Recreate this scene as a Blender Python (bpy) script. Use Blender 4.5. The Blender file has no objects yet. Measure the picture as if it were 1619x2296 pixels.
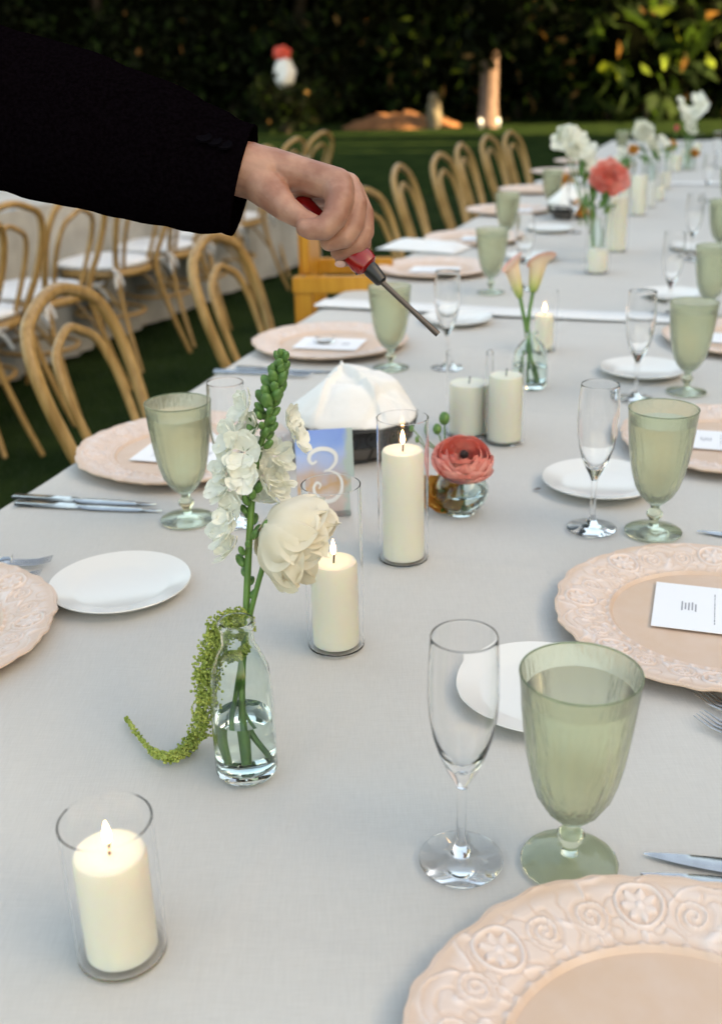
import bpy, bmesh, math, random
import numpy as np
from mathutils import Vector, Matrix, Quaternion
from mathutils import noise as mnoise
random.seed(7); rng = np.random.default_rng(7)
R = math.radians
scene = bpy.context.scene
COL = scene.collection

# ---------------------------------------------------------------- camera
CAM_H, TABLE_Z = 1.304, 0.760
PITCH, ROLL, FPX = 0.39176, -0.02508, 2387.5          # focal length in units of a 1619 x 2296 picture
c_, s_ = math.cos(PITCH), math.sin(PITCH)
right0, up0, fwd = Vector((1, 0, 0)), Vector((0, s_, c_)), Vector((0, c_, -s_))
rightv = right0 * math.cos(ROLL) + up0 * math.sin(ROLL)
upv = up0 * math.cos(ROLL) - right0 * math.sin(ROLL)
cam_d = bpy.data.cameras.new('camera'); cam = bpy.data.objects.new('camera', cam_d); COL.objects.link(cam)
m = Matrix.Identity(4)
for i, v in enumerate((rightv, upv, -fwd)):
    for k in range(3): m[k][i] = v[k]
m.translation = Vector((0, 0, CAM_H)); cam.matrix_world = m
cam_d.sensor_fit = 'VERTICAL'; cam_d.sensor_height = 34.0; cam_d.lens = 34.0 * FPX / 2296
cam_d.clip_start = 0.02; cam_d.clip_end = 400
cam_d.dof.use_dof = True; cam_d.dof.focus_distance = 0.98; cam_d.dof.aperture_fstop = 5.0
scene.camera = cam

# ---------------------------------------------------------------- light
SUN_EL, SUN_AZ = R(27), R(110)       # azimuth clockwise from +Y
world = bpy.data.worlds.new('World'); scene.world = world; world.use_nodes = True
wn = world.node_tree; wn.nodes.clear()
sky = wn.nodes.new('ShaderNodeTexSky'); sky.sky_type = 'NISHITA'; sky.sun_disc = False
sky.sun_elevation = SUN_EL; sky.sun_rotation = SUN_AZ; sky.air_density = 1.0; sky.dust_density = 2.5; sky.ozone_density = 1.0
bg = wn.nodes.new('ShaderNodeBackground'); bg.inputs['Strength'].default_value = 0.15
wo = wn.nodes.new('ShaderNodeOutputWorld')
wn.links.new(sky.outputs[0], bg.inputs[0]); wn.links.new(bg.outputs[0], wo.inputs[0])
sun_d = bpy.data.lights.new('sun', 'SUN'); sun_d.energy = 5.0; sun_d.angle = R(0.6); sun_d.color = (1, .84, .62)
sun = bpy.data.objects.new('sun', sun_d); COL.objects.link(sun)
to_sun = Vector((math.sin(SUN_AZ) * math.cos(SUN_EL), math.cos(SUN_AZ) * math.cos(SUN_EL), math.sin(SUN_EL)))
sun.rotation_mode = 'QUATERNION'; sun.rotation_quaternion = (-to_sun).to_track_quat('-Z', 'Y'); sun.location = (20, 0, 30)
vs = scene.view_settings
vs.view_transform = 'Standard'; vs.look = 'None'; vs.gamma = 1; vs.exposure = 2.17; vs.use_curve_mapping = False
vs.use_white_balance = True; vs.white_balance_temperature = 9700; vs.white_balance_tint = 7
cy = scene.cycles
cy.max_bounces = 14; cy.transmission_bounces = 14; cy.transparent_max_bounces = 12; cy.diffuse_bounces = 4; cy.glossy_bounces = 6
cy.caustics_refractive = True; cy.caustics_reflective = False; cy.sample_clamp_indirect = 5.0; cy.blur_glossy = 0.6
cy.use_denoising = True

# ---------------------------------------------------------------- layout helpers (measured positions on real planes)
def ray(px, py):
    a, b = (px - 809.5) / FPX, (py - 1148) / FPX
    return fwd + rightv * a - upv * b
def at(px, py, z=TABLE_Z):
    d = ray(px, py); t = (z - CAM_H) / d.z
    return Vector((0, 0, CAM_H)) + d * t
def depth(p): return (Vector(p) - Vector((0, 0, CAM_H))).dot(fwd)
def beside(px, py, p, off=0.0):          # point seen at px,py at the same distance as p (+off)
    return Vector((0, 0, CAM_H)) + ray(px, py) * (depth(p) + off)
def height(foot, py):                    # height of a vertical object standing at foot that reaches row py
    lo, hi = 0.0, 1.2
    for _ in range(40):
        z = (lo + hi) / 2; q = Vector(foot) + Vector((0, 0, z)) - Vector((0, 0, CAM_H))
        y = 1148 - FPX * q.dot(upv) / q.dot(fwd)
        if y > py: lo = z
        else: hi = z
    return lo
def wid(px, p): return px / FPX * depth(p)

# ---------------------------------------------------------------- materials
def mat(name, col=(.5, .5, .5), rough=.5, **k):
    M = bpy.data.materials.new(name); M.use_nodes = True
    b = M.node_tree.nodes['Principled BSDF']
    b.inputs['Base Color'].default_value = (*col, 1); b.inputs['Roughness'].default_value = rough
    for key, v in k.items():
        b.inputs[key.replace('_', ' ')].default_value = v
    return M
def nodes(M): return M.node_tree.nodes, M.node_tree.links, M.node_tree.nodes['Principled BSDF']
def noise_color(M, c1, c2, scale, detail=4, lo=.35, hi=.65, coord='Object', stretch=None, bump=0, bscale=None, bdist=.001):
    n, l, b = nodes(M)
    tc = n.new('ShaderNodeTexCoord'); src = tc.outputs[coord]
    if stretch:
        mp = n.new('ShaderNodeMapping'); mp.inputs['Scale'].default_value = stretch; l.new(src, mp.inputs[0]); src = mp.outputs[0]
    t = n.new('ShaderNodeTexNoise'); t.inputs['Scale'].default_value = scale; t.inputs['Detail'].default_value = detail
    l.new(src, t.inputs['Vector'])
    r = n.new('ShaderNodeValToRGB'); r.color_ramp.elements[0].position = lo; r.color_ramp.elements[1].position = hi
    r.color_ramp.elements[0].color = (*c1, 1); r.color_ramp.elements[1].color = (*c2, 1)
    l.new(t.outputs[0], r.inputs[0]); l.new(r.outputs[0], b.inputs['Base Color'])
    if bump:
        t2 = n.new('ShaderNodeTexNoise'); t2.inputs['Scale'].default_value = bscale or scale; t2.inputs['Detail'].default_value = 3
        l.new(src, t2.inputs['Vector'])
        bp = n.new('ShaderNodeBump'); bp.inputs['Strength'].default_value = bump; bp.inputs['Distance'].default_value = bdist
        l.new(t2.outputs[0], bp.inputs['Height']); l.new(bp.outputs[0], b.inputs['Normal'])
    return M
def translucent(M, col, fac):
    n, l, b = nodes(M)
    out = [x for x in n if x.type == 'OUTPUT_MATERIAL'][0]
    tr = n.new('ShaderNodeBsdfTranslucent'); tr.inputs[0].default_value = (*col, 1)
    mx = n.new('ShaderNodeMixShader'); mx.inputs[0].default_value = fac
    l.new(b.outputs[0], mx.inputs[1]); l.new(tr.outputs[0], mx.inputs[2]); l.new(mx.outputs[0], out.inputs[0])
    return M
def weave(M, col1, col2, bump=.25, per_m=900):
    n, l, b = nodes(M)
    tc = n.new('ShaderNodeTexCoord')
    t = n.new('ShaderNodeTexNoise'); t.inputs['Scale'].default_value = 3.0; t.inputs['Detail'].default_value = 5
    l.new(tc.outputs['Object'], t.inputs['Vector'])
    vals = []
    for st in ((per_m, per_m * .06, per_m * .3), (per_m * .06, per_m, per_m * .3)):
        mp = n.new('ShaderNodeMapping'); mp.inputs['Scale'].default_value = st; l.new(tc.outputs['Object'], mp.inputs[0])
        q = n.new('ShaderNodeTexNoise'); q.inputs['Scale'].default_value = 1; q.inputs['Detail'].default_value = 2
        l.new(mp.outputs[0], q.inputs['Vector']); vals.append(q)
    ad = n.new('ShaderNodeMath'); ad.operation = 'ADD'; l.new(vals[0].outputs[0], ad.inputs[0]); l.new(vals[1].outputs[0], ad.inputs[1])
    mx = n.new('ShaderNodeMath'); mx.operation = 'MULTIPLY_ADD'; mx.inputs[1].default_value = .35; l.new(ad.outputs[0], mx.inputs[0])
    ms = n.new('ShaderNodeMath'); ms.operation = 'MULTIPLY'; ms.inputs[1].default_value = .45; l.new(t.outputs[0], ms.inputs[0])
    l.new(ms.outputs[0], mx.inputs[2])
    r = n.new('ShaderNodeValToRGB'); r.color_ramp.elements[0].position = .38; r.color_ramp.elements[1].position = .75
    r.color_ramp.elements[0].color = (*col1, 1); r.color_ramp.elements[1].color = (*col2, 1)
    l.new(mx.outputs[0], r.inputs[0]); l.new(r.outputs[0], b.inputs['Base Color'])
    bp = n.new('ShaderNodeBump'); bp.inputs['Strength'].default_value = bump; bp.inputs['Distance'].default_value = .0006
    l.new(ad.outputs[0], bp.inputs['Height']); l.new(bp.outputs[0], b.inputs['Normal'])
    return M

M = {}
M['cloth'] = weave(mat('table_linen', rough=.9), (.50, .485, .46), (.58, .565, .54))
M['hem'] = weave(mat('white_linen', rough=.85), (.70, .70, .70), (.80, .80, .80))
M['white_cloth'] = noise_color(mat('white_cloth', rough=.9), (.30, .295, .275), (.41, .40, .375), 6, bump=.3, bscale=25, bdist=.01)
M['napkin'] = weave(mat('cream_napkin', rough=.9), (.78, .77, .745), (.85, .84, .82), per_m=1400)
M['cushion'] = noise_color(mat('cushion', rough=.85), (.62, .63, .65), (.74, .75, .76), 9, bump=.3, bscale=30, bdist=.004)
M['wood'] = noise_color(mat('bent_beech', rough=.38), (.29, .162, .052), (.43, .262, .10), 14, stretch=(6, 6, .6), bump=.1, bscale=60, bdist=.0005)
M['gold_wood'] = noise_color(mat('golden_wood', rough=.4), (.48, .19, .012), (.60, .28, .03), 10, stretch=(5, 5, .7), bump=.1, bscale=60, bdist=.0005)
M['china'] = mat('white_china', (.74, .735, .715), .18)
M['steel'] = noise_color(mat('steel', (.6, .6, .6), .18, Metallic=1.0), (.50, .50, .50), (.66, .66, .66), 40)
M['nozzle'] = mat('dark_steel', (.11, .09, .08), .42, Metallic=.8)
M['wire'] = mat('black_wire', (.012, .011, .010), .45)
M['basket'] = mat('dark_basket', (.13, .115, .105), .7)
M['paper'] = mat('card_paper', (.84, .85, .88), .7)
M['ink'] = mat('grey_ink', (.33, .34, .38), .8)
M['glass'] = mat('clear_glass', (1, 1, 1), .0, Transmission_Weight=1.0, IOR=1.45)
M['clear'] = mat('flute_glass', (1, 1, 1), .0, Transmission_Weight=1.0, IOR=1.36)
M['thin_glass'] = mat('thin_glass', (1, 1, 1), .0, Transmission_Weight=1.0, IOR=1.23)
M['rim_glass'] = mat('rim_glass', (.42, .52, .33), .08, Transmission_Weight=.8, IOR=1.45)
M['glass_aqua'] = mat('bottle_glass', (.90, .97, .94), .0, Transmission_Weight=1.0, IOR=1.33)
M['water'] = mat('water', (.97, 1, .99), .0, Transmission_Weight=1.0, IOR=1.33)
M['green_glass'] = mat('green_glass', (.84, .90, .73), .10, Transmission_Weight=.94, IOR=1.42)
M['frosted'] = noise_color(mat('frosted_green_glass', (.62, .67, .48), .17, IOR=1.38), (.83, .87, .69), (.88, .91, .77), 30, stretch=(60, 60, 9), bump=.8, bscale=5, bdist=.0012)
M['frosted'].node_tree.nodes['Principled BSDF'].inputs['Transmission Weight'].default_value = .89
M['drink'] = mat('iced_drink', (.975, .98, .95), .12, Transmission_Weight=.96, IOR=1.2)
wax = mat('candle_wax', (.92, .885, .75), .45, Subsurface_Weight=.5, Subsurface_Scale=.02)
wax.node_tree.nodes['Principled BSDF'].inputs['Subsurface Radius'].default_value = (1, .6, .3)
M['wax'] = wax
M['wax_white'] = mat('white_wax', (.82, .82, .78), .45)
M['wick'] = mat('wick', (.03, .02, .02), .9)
fl = bpy.data.materials.new('flame'); fl.use_nodes = True
e = fl.node_tree.nodes.new('ShaderNodeEmission'); e.inputs[0].default_value = (1, .62, .34, 1); e.inputs[1].default_value = 8
fl.node_tree.links.new(e.outputs[0], [x for x in fl.node_tree.nodes if x.type == 'OUTPUT_MATERIAL'][0].inputs[0]); M['flame'] = fl
M['stem'] = noise_color(mat('green_stem', rough=.5), (.045, .13, .02), (.10, .22, .04), 60, stretch=(1, 1, .2))
M['bud'] = noise_color(mat('green_bud', rough=.5), (.05, .14, .03), (.13, .27, .07), 120)
M['pale_bud'] = mat('pale_bud', (.42, .48, .18), .5)
M['amaranth'] = noise_color(mat('amaranthus_green', rough=.7), (.20, .27, .04), (.42, .48, .12), 130)
M['stock'] = translucent(noise_color(mat('white_petal', rough=.6), (.86, .86, .78), (.93, .93, .88), 60), (.92, .92, .82), .35)
M['cream'] = translucent(noise_color(mat('cream_petal', rough=.6), (.84, .76, .60), (.92, .87, .76), 35), (.92, .84, .66), .35)
M['coral'] = translucent(noise_color(mat('coral_petal', rough=.55), (.90, .28, .22), (.96, .52, .45), 40), (.98, .45, .38), .38)
M['pink'] = translucent(mat('pink_petal', (.75, .12, .16), .55), (.8, .2, .2), .3)
M['orange'] = translucent(noise_color(mat('orange_petal', rough=.55), (.75, .30, .05), (.82, .52, .14), 60), (.8, .45, .1), .3)
M['dark'] = mat('dark_center', (.02, .01, .01), .8)
M['suit'] = noise_color(mat('suit_wool', rough=1.0, Specular_IOR_Level=.0), (.0014, .0008, .0012), (.0028, .0018, .0028), 300, bump=.2, bscale=900, bdist=.0003)
M['button'] = mat('button', (.002, .0015, .0025), .9, Specular_IOR_Level=.02)
M['shirt'] = mat('shirt', (.8, .8, .8), .8)
M['hair'] = mat('hair', (.02, .012, .008), .6)
M['shoe'] = mat('black_leather', (.01, .01, .01), .3)
M['red_plastic'] = mat('red_plastic', (.27, .006, .007), .22)
M['black_plastic'] = mat('black_plastic', (.012, .012, .013), .35)
sk = noise_color(mat('skin', rough=.5, Subsurface_Weight=.12, Subsurface_Scale=.006), (.31, .135, .092), (.46, .245, .175), 45, detail=6, bump=.35, bscale=170, bdist=.0012)
M['skin'] = sk
M['nail'] = mat('nail', (.70, .44, .38), .3)
M['lawn'] = noise_color(mat('lawn', rough=.9), (.009, .019, .007), (.022, .037, .012), 2.2, detail=8, coord='Object', bump=.5, bscale=220, bdist=.01); M['lawn'].node_tree.nodes['Principled BSDF'].inputs['Specular IOR Level'].default_value = 0.0
M['blade'] = translucent(mat('grass_blade', (.018, .036, .014), .7), (.03, .06, .015), .3)
M['soil'] = noise_color(mat('orange_soil', rough=.95), (.13, .05, .018), (.28, .115, .045), 5, bump=.8, bscale=12, bdist=.05)
M['bark'] = noise_color(mat('bark', rough=.9), (.10, .062, .048), (.20, .125, .10), 9, stretch=(3, 3, .6), bump=.6, bscale=20, bdist=.02)
M['bark_dark'] = noise_color(mat('dark_bark', rough=.9), (.03, .022, .015), (.07, .05, .035), 9, stretch=(3, 3, .6), bump=.6, bscale=20, bdist=.02)
M['stone'] = noise_color(mat('pale_stone', rough=.9), (.11, .09, .06), (.20, .16, .11), 12, bump=.6, bscale=18, bdist=.02)
M['lamp_metal'] = mat('lamp_metal', (.3, .3, .3), .4)
lg = bpy.data.materials.new('lamp_glow'); lg.use_nodes = True
e = lg.node_tree.nodes.new('ShaderNodeEmission'); e.inputs[0].default_value = (1, .92, .78, 1); e.inputs[1].default_value = 1.2
lg.node_tree.links.new(e.outputs[0], [x for x in lg.node_tree.nodes if x.type == 'OUTPUT_MATERIAL'][0].inputs[0]); M['lamp_glow'] = lg
for nm, c1, c2, tr in (('leaf_shaded', (.003, .005, .0015), (.008, .013, .004), (.012, .02, .004)), ('leaf_mid', (.008, .020, .004), (.024, .046, .010), (.05, .10, .015)),
                       ('leaf_sunlit', (.11, .17, .02), (.20, .27, .04), (.40, .52, .06)), ('leaf_dry', (.20, .10, .035), (.34, .19, .07), (.35, .18, .05))):  # near-black and vivid leaf colours carry the shade and sun of the foliage
    M[nm] = translucent(noise_color(mat(nm, rough=.75, Specular_IOR_Level=.12), c1, c2, 1.3), tr, .35)
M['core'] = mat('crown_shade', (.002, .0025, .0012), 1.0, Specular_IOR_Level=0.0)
M['white_paint'] = mat('white_paint', (.8, .8, .8), .6)
M['red_paint'] = mat('red_paint', (.7, .08, .05), .6)

# ---------------------------------------------------------------- object helpers
def tag(o, label=None, cat=None, group=None, kind=None):
    if label: o['label'] = label
    if cat: o['category'] = cat
    if group: o['group'] = group
    if kind: o['kind'] = kind
    return o
def thing(name, label, cat, loc=(0, 0, 0), rz=0.0, group=None):
    o = bpy.data.objects.new(name, None); o.empty_display_size = .05; COL.objects.link(o)
    o.location = loc; o.rotation_euler = (0, 0, rz)
    return tag(o, label, cat, group)
def obj(name, me, material, parent=None, smooth=True):
    if material is not None and len(me.materials) == 0: me.materials.append(material)
    if smooth and len(me.polygons):
        me.polygons.foreach_set('use_smooth', [True] * len(me.polygons))
        if len(me.polygons) < 60000: me.set_sharp_from_angle(angle=R(40))
    o = bpy.data.objects.new(name, me); COL.objects.link(o)
    if parent: o.parent = parent
    return o
def mesh(name, v, f):
    me = bpy.data.meshes.new(name); me.from_pydata([tuple(p) for p in v], [], [tuple(int(i) for i in q) for q in f]); me.update(); return me
def copy_tree(o, parent=None):
    c = o.copy(); COL.objects.link(c); c.parent = parent
    for ch in o.children: copy_tree(ch, c)
    return c
def lathe(prof, n=48, mod=None, closed=False, cap=True):
    v, f = [], []; m_ = len(prof)
    for i, (r, z) in enumerate(prof):
        for k in range(n):
            a = 2 * math.pi * k / n; rr = r * (1 + (mod(a, z, i) if mod else 0))
            v.append((rr * math.cos(a), rr * math.sin(a), z))
    for i in range(m_ if closed else m_ - 1):
        j = (i + 1) % m_
        for k in range(n):
            f.append((i * n + k, i * n + (k + 1) % n, j * n + (k + 1) % n, j * n + k))
    if cap and not closed:
        if prof[0][0] > 1e-6: f.append(tuple(reversed(range(n))))
        if prof[-1][0] > 1e-6: f.append(tuple(range((m_ - 1) * n, m_ * n)))
    me = mesh('lathe', v, f)
    bm = bmesh.new(); bm.from_mesh(me); bmesh.ops.remove_doubles(bm, verts=bm.verts, dist=1e-6)
    bmesh.ops.recalc_face_normals(bm, faces=bm.faces); 
    if bm.calc_volume(signed=True) < 0: bmesh.ops.reverse_faces(bm, faces=bm.faces)
    bm.to_mesh(me); bm.free()
    return me
def tube_data(pts, rad, n=10, closed=False, flat=1.0, voff=0):
    pts = [Vector(p) for p in pts]; N = len(pts)
    rad = rad if hasattr(rad, '__len__') else [rad] * N
    T = []
    for i in range(N):
        a = pts[(i - 1) % N] if (closed or i > 0) else pts[0]; b = pts[(i + 1) % N] if (closed or i < N - 1) else pts[-1]
        T.append((b - a).normalized())
    nrm = T[0].orthogonal().normalized()
    v, f = [], []
    for i in range(N):
        if i: 
            q = T[i - 1].rotation_difference(T[i]); nrm = (q @ nrm).normalized()
        nrm = (nrm - T[i] * nrm.dot(T[i])).normalized(); bn = T[i].cross(nrm)
        for k in range(n):
            a = 2 * math.pi * k / n
            v.append(pts[i] + nrm * (rad[i] * math.cos(a)) + bn * (rad[i] * flat * math.sin(a)))
    for i in range(N if closed else N - 1):
        j = (i + 1) % N; sh = 0
        if closed and j == 0:
            best = min(range(n), key=lambda s: (v[i * n] - v[s]).length); sh = best
        for k in range(n): f.append((voff + i * n + k, voff + i * n + (k + 1) % n, voff + j * n + (k + 1 + sh) % n, voff + j * n + (k + sh) % n))
    if not closed: f += [tuple(voff + k for k in reversed(range(n))), tuple(voff + (N - 1) * n + k for k in range(n))]
    return v, f
def tube(pts, rad, n=10, closed=False, flat=1.0): return mesh('tube', *tube_data(pts, rad, n, closed, flat))
def tubes(lst, n=6):
    V, F = [], []
    for pts, rad, cl in lst:
        v, f = tube_data(pts, rad, n, cl, voff=len(V)); V += v; F += f
    return mesh('tubes', V, F)
def smooth_path(pts, n=24, closed=False):
    P = [Vector(p) for p in pts]; out = []; N = len(P); segs = N if closed else N - 1
    per = max(2, n // segs)
    for i in range(segs):
        p0 = P[(i - 1) % N] if (closed or i) else P[0]; p1 = P[i]; p2 = P[(i + 1) % N]; p3 = P[(i + 2) % N] if (closed or i + 2 < N) else P[-1]
        for k in range(per):
            t = k / per
            out.append(.5 * ((2 * p1) + (p2 - p0) * t + (2 * p0 - 5 * p1 + 4 * p2 - p3) * t * t + (3 * p1 - p0 - 3 * p2 + p3) * t ** 3))
    if not closed: out.append(P[-1])
    return out
def box(lo, hi, bev=.0, seg=2):
    bm = bmesh.new(); bmesh.ops.create_cube(bm, size=1)
    lo, hi = Vector(lo), Vector(hi)
    for v in bm.verts: v.co = Vector((lo[i] + (v.co[i] + .5) * (hi[i] - lo[i]) for i in range(3)))
    if bev: bmesh.ops.bevel(bm, geom=bm.edges[:], offset=bev, segments=seg, affect='EDGES')
    me = bpy.data.meshes.new('box'); bm.to_mesh(me); bm.free(); return me
def ico(r=1, sub=2, sc=(1, 1, 1), nz=0, seed=0):
    bm = bmesh.new(); bmesh.ops.create_icosphere(bm, subdivisions=sub, radius=1)
    for v in bm.verts:
        k = 1 + (nz * mnoise.noise(v.co * 2.3 + Vector((seed, seed * 1.7, 0))) if nz else 0)
        v.co = Vector((v.co.x * sc[0], v.co.y * sc[1], v.co.z * sc[2])) * r * k
    me = bpy.data.meshes.new('ico'); bm.to_mesh(me); bm.free(); return me
def fbm(x, y, z=0., o=3):
    s, a = 0, 1
    for i in range(o): s += a * mnoise.noise(Vector((x, y, z))); x *= 2.1; y *= 2.1; z *= 2.1; a *= .5
    return s

# ================================================================= SETTING
g = 60; v, f = [], []
for i in range(g + 1):
    for j in range(g + 1):
        x, y = -80 + 160 * i / g, -60 + 160 * j / g
        v.append((x, y, .02 * fbm(x * .2, y * .2) if (abs(x) > 6 or y > 14 or y < -4) else 0))
for i in range(g):
    for j in range(g): f.append((i * (g + 1) + j, (i + 1) * (g + 1) + j, (i + 1) * (g + 1) + j + 1, i * (g + 1) + j + 1))
lawn = tag(obj('lawn', mesh('lawn', v, f), M['lawn']), 'dark green lawn reaching back from the tables to the trees', kind='structure')
# grass blades where the turf shows nearest
N = 90000
xs = rng.uniform(-3.4, 1.6, N); ys = rng.uniform(1.4, 1.4 + 11, N)
a = rng.uniform(0, 6.28, N); h = rng.uniform(.010, .024, N); w = rng.uniform(.0015, .003, N); lean = rng.uniform(-.010, .010, (N, 2))
V = np.zeros((N, 3, 3)); V[:, 0] = np.c_[xs - w * np.cos(a), ys - w * np.sin(a), np.full(N, -.002)]
V[:, 1] = np.c_[xs + w * np.cos(a), ys + w * np.sin(a), np.full(N, -.002)]; V[:, 2] = np.c_[xs + lean[:, 0], ys + lean[:, 1], h]
def fast_mesh(name, verts, faces):
    me = bpy.data.meshes.new(name); nv = len(verts); nf, k = faces.shape
    me.vertices.add(nv); me.vertices.foreach_set('co', verts.astype(np.float32).ravel())
    me.loops.add(nf * k); me.loops.foreach_set('vertex_index', faces.astype(np.int32).ravel())
    me.polygons.add(nf); me.polygons.foreach_set('loop_start', np.arange(0, nf * k, k, dtype=np.int32)); me.polygons.foreach_set('loop_total', np.full(nf, k, dtype=np.int32))
    me.update(calc_edges=True); me.validate(); return me
tag(obj('grass', fast_mesh('grass', V.reshape(-1, 3), np.arange(3 * N).reshape(-1, 3)), M['blade'], smooth=False), 'short dark turf blades between the two rows of tables', 'grass', kind='stuff')

def leaf_cloud(centers, n, size, mats, spread_fn=None, droop=.4, aspect=.45, seed=0):
    """n bent leaves (two quads each) scattered through ellipsoids; centers = [(x,y,z,rx,ry,rz)]"""
    r = np.random.default_rng(seed)
    wts = np.array([c[3] * c[4] * c[5] for c in centers]) ** .8; wts /= wts.sum()
    idx = r.choice(len(centers), n, p=wts); C = np.array(centers)[idx]
    d = r.normal(size=(n, 3)); d /= np.linalg.norm(d, axis=1)[:, None]
    rad = r.uniform(.25, 1, n) ** .5
    P = C[:, :3] + d * rad[:, None] * C[:, 3:]
    P[:, 2] = np.maximum(P[:, 2], .05)
    L = r.uniform(size[0], size[1], n); W = L * aspect * .5
    ax = r.normal(size=(n, 3)); ax[:, 2] -= droop * 2; ax /= np.linalg.norm(ax, axis=1)[:, None]
    up = r.normal(size=(n, 3)); sd = np.cross(ax, up); sd /= np.linalg.norm(sd, axis=1)[:, None]; nn = np.cross(sd, ax)
    V = np.zeros((n, 6, 3))
    V[:, 0] = P; V[:, 1] = P + ax * (L * .45)[:, None] + sd * W[:, None] + nn * (L * .06)[:, None]
    V[:, 2] = P + ax * (L * .5)[:, None]
    V[:, 3] = P + ax * (L * .45)[:, None] - sd * W[:, None] + nn * (L * .06)[:, None]
    V[:, 4] = P + ax * L[:, None] - nn * (L * .12)[:, None]
    F = np.array([[0, 1, 4, 2], [0, 2, 4, 3]]); F = (np.arange(n)[:, None, None] * 6 + F[None]).reshape(-1, 4)
    me = fast_mesh('leaves', V.reshape(-1, 3), F)
    for mm in mats[0]: me.materials.append(mm)
    mi = r.choice(len(mats[0]), n, p=mats[1]); me.polygons.foreach_set('material_index', np.repeat(mi, 2).astype(np.int32))
    return me
def crown(parent, centers, n, size, mats, seed, core=.0, **k):
    o = obj('crown', leaf_cloud(centers, n, size, mats, seed=seed, **k), None, parent, smooth=False); o['kind'] = 'stuff'
    if core:
        V, F = [], []
        for c in centers:
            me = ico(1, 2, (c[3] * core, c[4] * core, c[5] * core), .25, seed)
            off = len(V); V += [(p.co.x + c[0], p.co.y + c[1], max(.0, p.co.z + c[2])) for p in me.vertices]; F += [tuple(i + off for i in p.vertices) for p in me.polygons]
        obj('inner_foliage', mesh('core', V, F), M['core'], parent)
    return o
def trunk_mesh(h, r0, r1, bend=.2, seed=0):
    pts = [Vector((bend * math.sin(seed + i * .7) * i / 8, bend * math.cos(seed * 1.3 + i * .5) * i / 8, h * i / 10 - .05)) for i in range(11)]
    return tube(pts, [r0 * (1.25 if i == 0 else 1) + (r1 - r0) * i / 10 for i in range(11)], 14)
darkmix = ([M['leaf_shaded'], M['leaf_mid'], M['leaf_dry']], [.80, .19, .01])
midmix = ([M['leaf_shaded'], M['leaf_mid'], M['leaf_sunlit'], M['leaf_dry']], [.62, .25, .07, .06])
brightmix = ([M['leaf_mid'], M['leaf_sunlit'], M['leaf_dry']], [.86, .12, .02])
drymix = ([M['leaf_shaded'], M['leaf_dry'], M['leaf_mid']], [.35, .45, .2])

# far hedge closing the garden
hd = thing('hedge', 'very tall dark hedge closing the far side of the lawn', 'hedge', (2, 36, 0))
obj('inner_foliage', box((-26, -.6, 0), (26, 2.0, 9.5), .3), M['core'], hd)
crown(hd, [(x, -1.0, z, 2.2, .9, 1.6) for x in range(-24, 26, 3) for z in (1.2, 3.6, 6, 8.6)], 16000, (.16, .36), darkmix, 5)
# tree with the pale lower trunk
tp = at(1093, 287, 0)
t = thing('broadleaf_tree', 'tree with pinkish brown trunk rising behind the lawn, lit at its foot', 'tree', tp)
obj('trunk', trunk_mesh(6.5, .215, .16, .1, 1), M['bark'], t)
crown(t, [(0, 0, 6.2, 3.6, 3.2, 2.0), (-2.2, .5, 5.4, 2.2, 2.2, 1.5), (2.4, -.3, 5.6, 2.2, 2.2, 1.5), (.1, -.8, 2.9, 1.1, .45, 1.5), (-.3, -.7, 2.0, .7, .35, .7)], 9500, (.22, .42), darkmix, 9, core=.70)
for i, (dx, lab) in enumerate(((-.20, 'small bright garden uplight left of the pinkish tree trunk'), (.21, 'small bright garden uplight right of the pinkish tree trunk'))):
    l = thing('garden_light', lab, 'lamp', (tp.x + dx, tp.y - .35, 0), group='uplights at the foot of the tree')
    obj('stake', lathe([(.012, -.02), (.012, .06)], 10), M['lamp_metal'], l)
    obj('housing', lathe([(.03, .05), (.036, .06), (.036, .13), (.03, .14)], 16), M['lamp_metal'], l)
    obj('lens', lathe([(.0, .139), (.032, .141), (.032, .22), (0, .225)], 16), M['lamp_glow'], l)
trees = [(-12, 32.8, 'tall dark tree at the far left edge of the garden'), (-6.5, 31.8, 'tall dark tree behind the black sleeve'), (-1.2, 32.8, 'tall dark tree behind the hand holding the lighter'),
         (8.5, 31.8, 'tall dark tree just right of the pinkish trunk'), (13.5, 30.8, 'tall dark tree at the far right edge of the garden'), (19, 32.8, 'tall dark tree beyond the right edge of the lawn')]
for i, (x, y, lab) in enumerate(trees):
    t = thing('garden_tree', lab, 'tree', (x, y, 0), group='tall dark trees behind the lawn')
    obj('trunk', trunk_mesh(6, .2, .13, .4, i), M['bark_dark'], t)
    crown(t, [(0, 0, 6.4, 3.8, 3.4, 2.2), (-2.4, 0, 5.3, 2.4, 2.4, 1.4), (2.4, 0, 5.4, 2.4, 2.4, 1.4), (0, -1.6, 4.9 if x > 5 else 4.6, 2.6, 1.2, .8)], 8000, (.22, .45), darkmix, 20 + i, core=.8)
shr = [(-11, 30.8, 1.7, 'dark'), (-8.2, 31.2, 1.9, 'dark'), (-5.4, 31.0, 1.7, 'dark'), (-3.2, 31.4, 1.9, 'dark'), (-1.0, 31.1, 1.5, 'dark'), (1.2, 31.8, 1.8, 'dark'), (2.4, 31.1, 1.3, 'mid'),
       (4.6, 31.4, 1.6, 'mid'), (6.0, 30.8, 1.5, 'dark'), (6.6, 29.2, 1.3, 'mid'), (7.4, 28.4, 1.4, 'bright'), (9.9, 29.0, 1.5, 'mid'), (11.0, 28.4, 1.1, 'dry'), (12.8, 29.6, 1.8, 'mid')]
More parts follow.
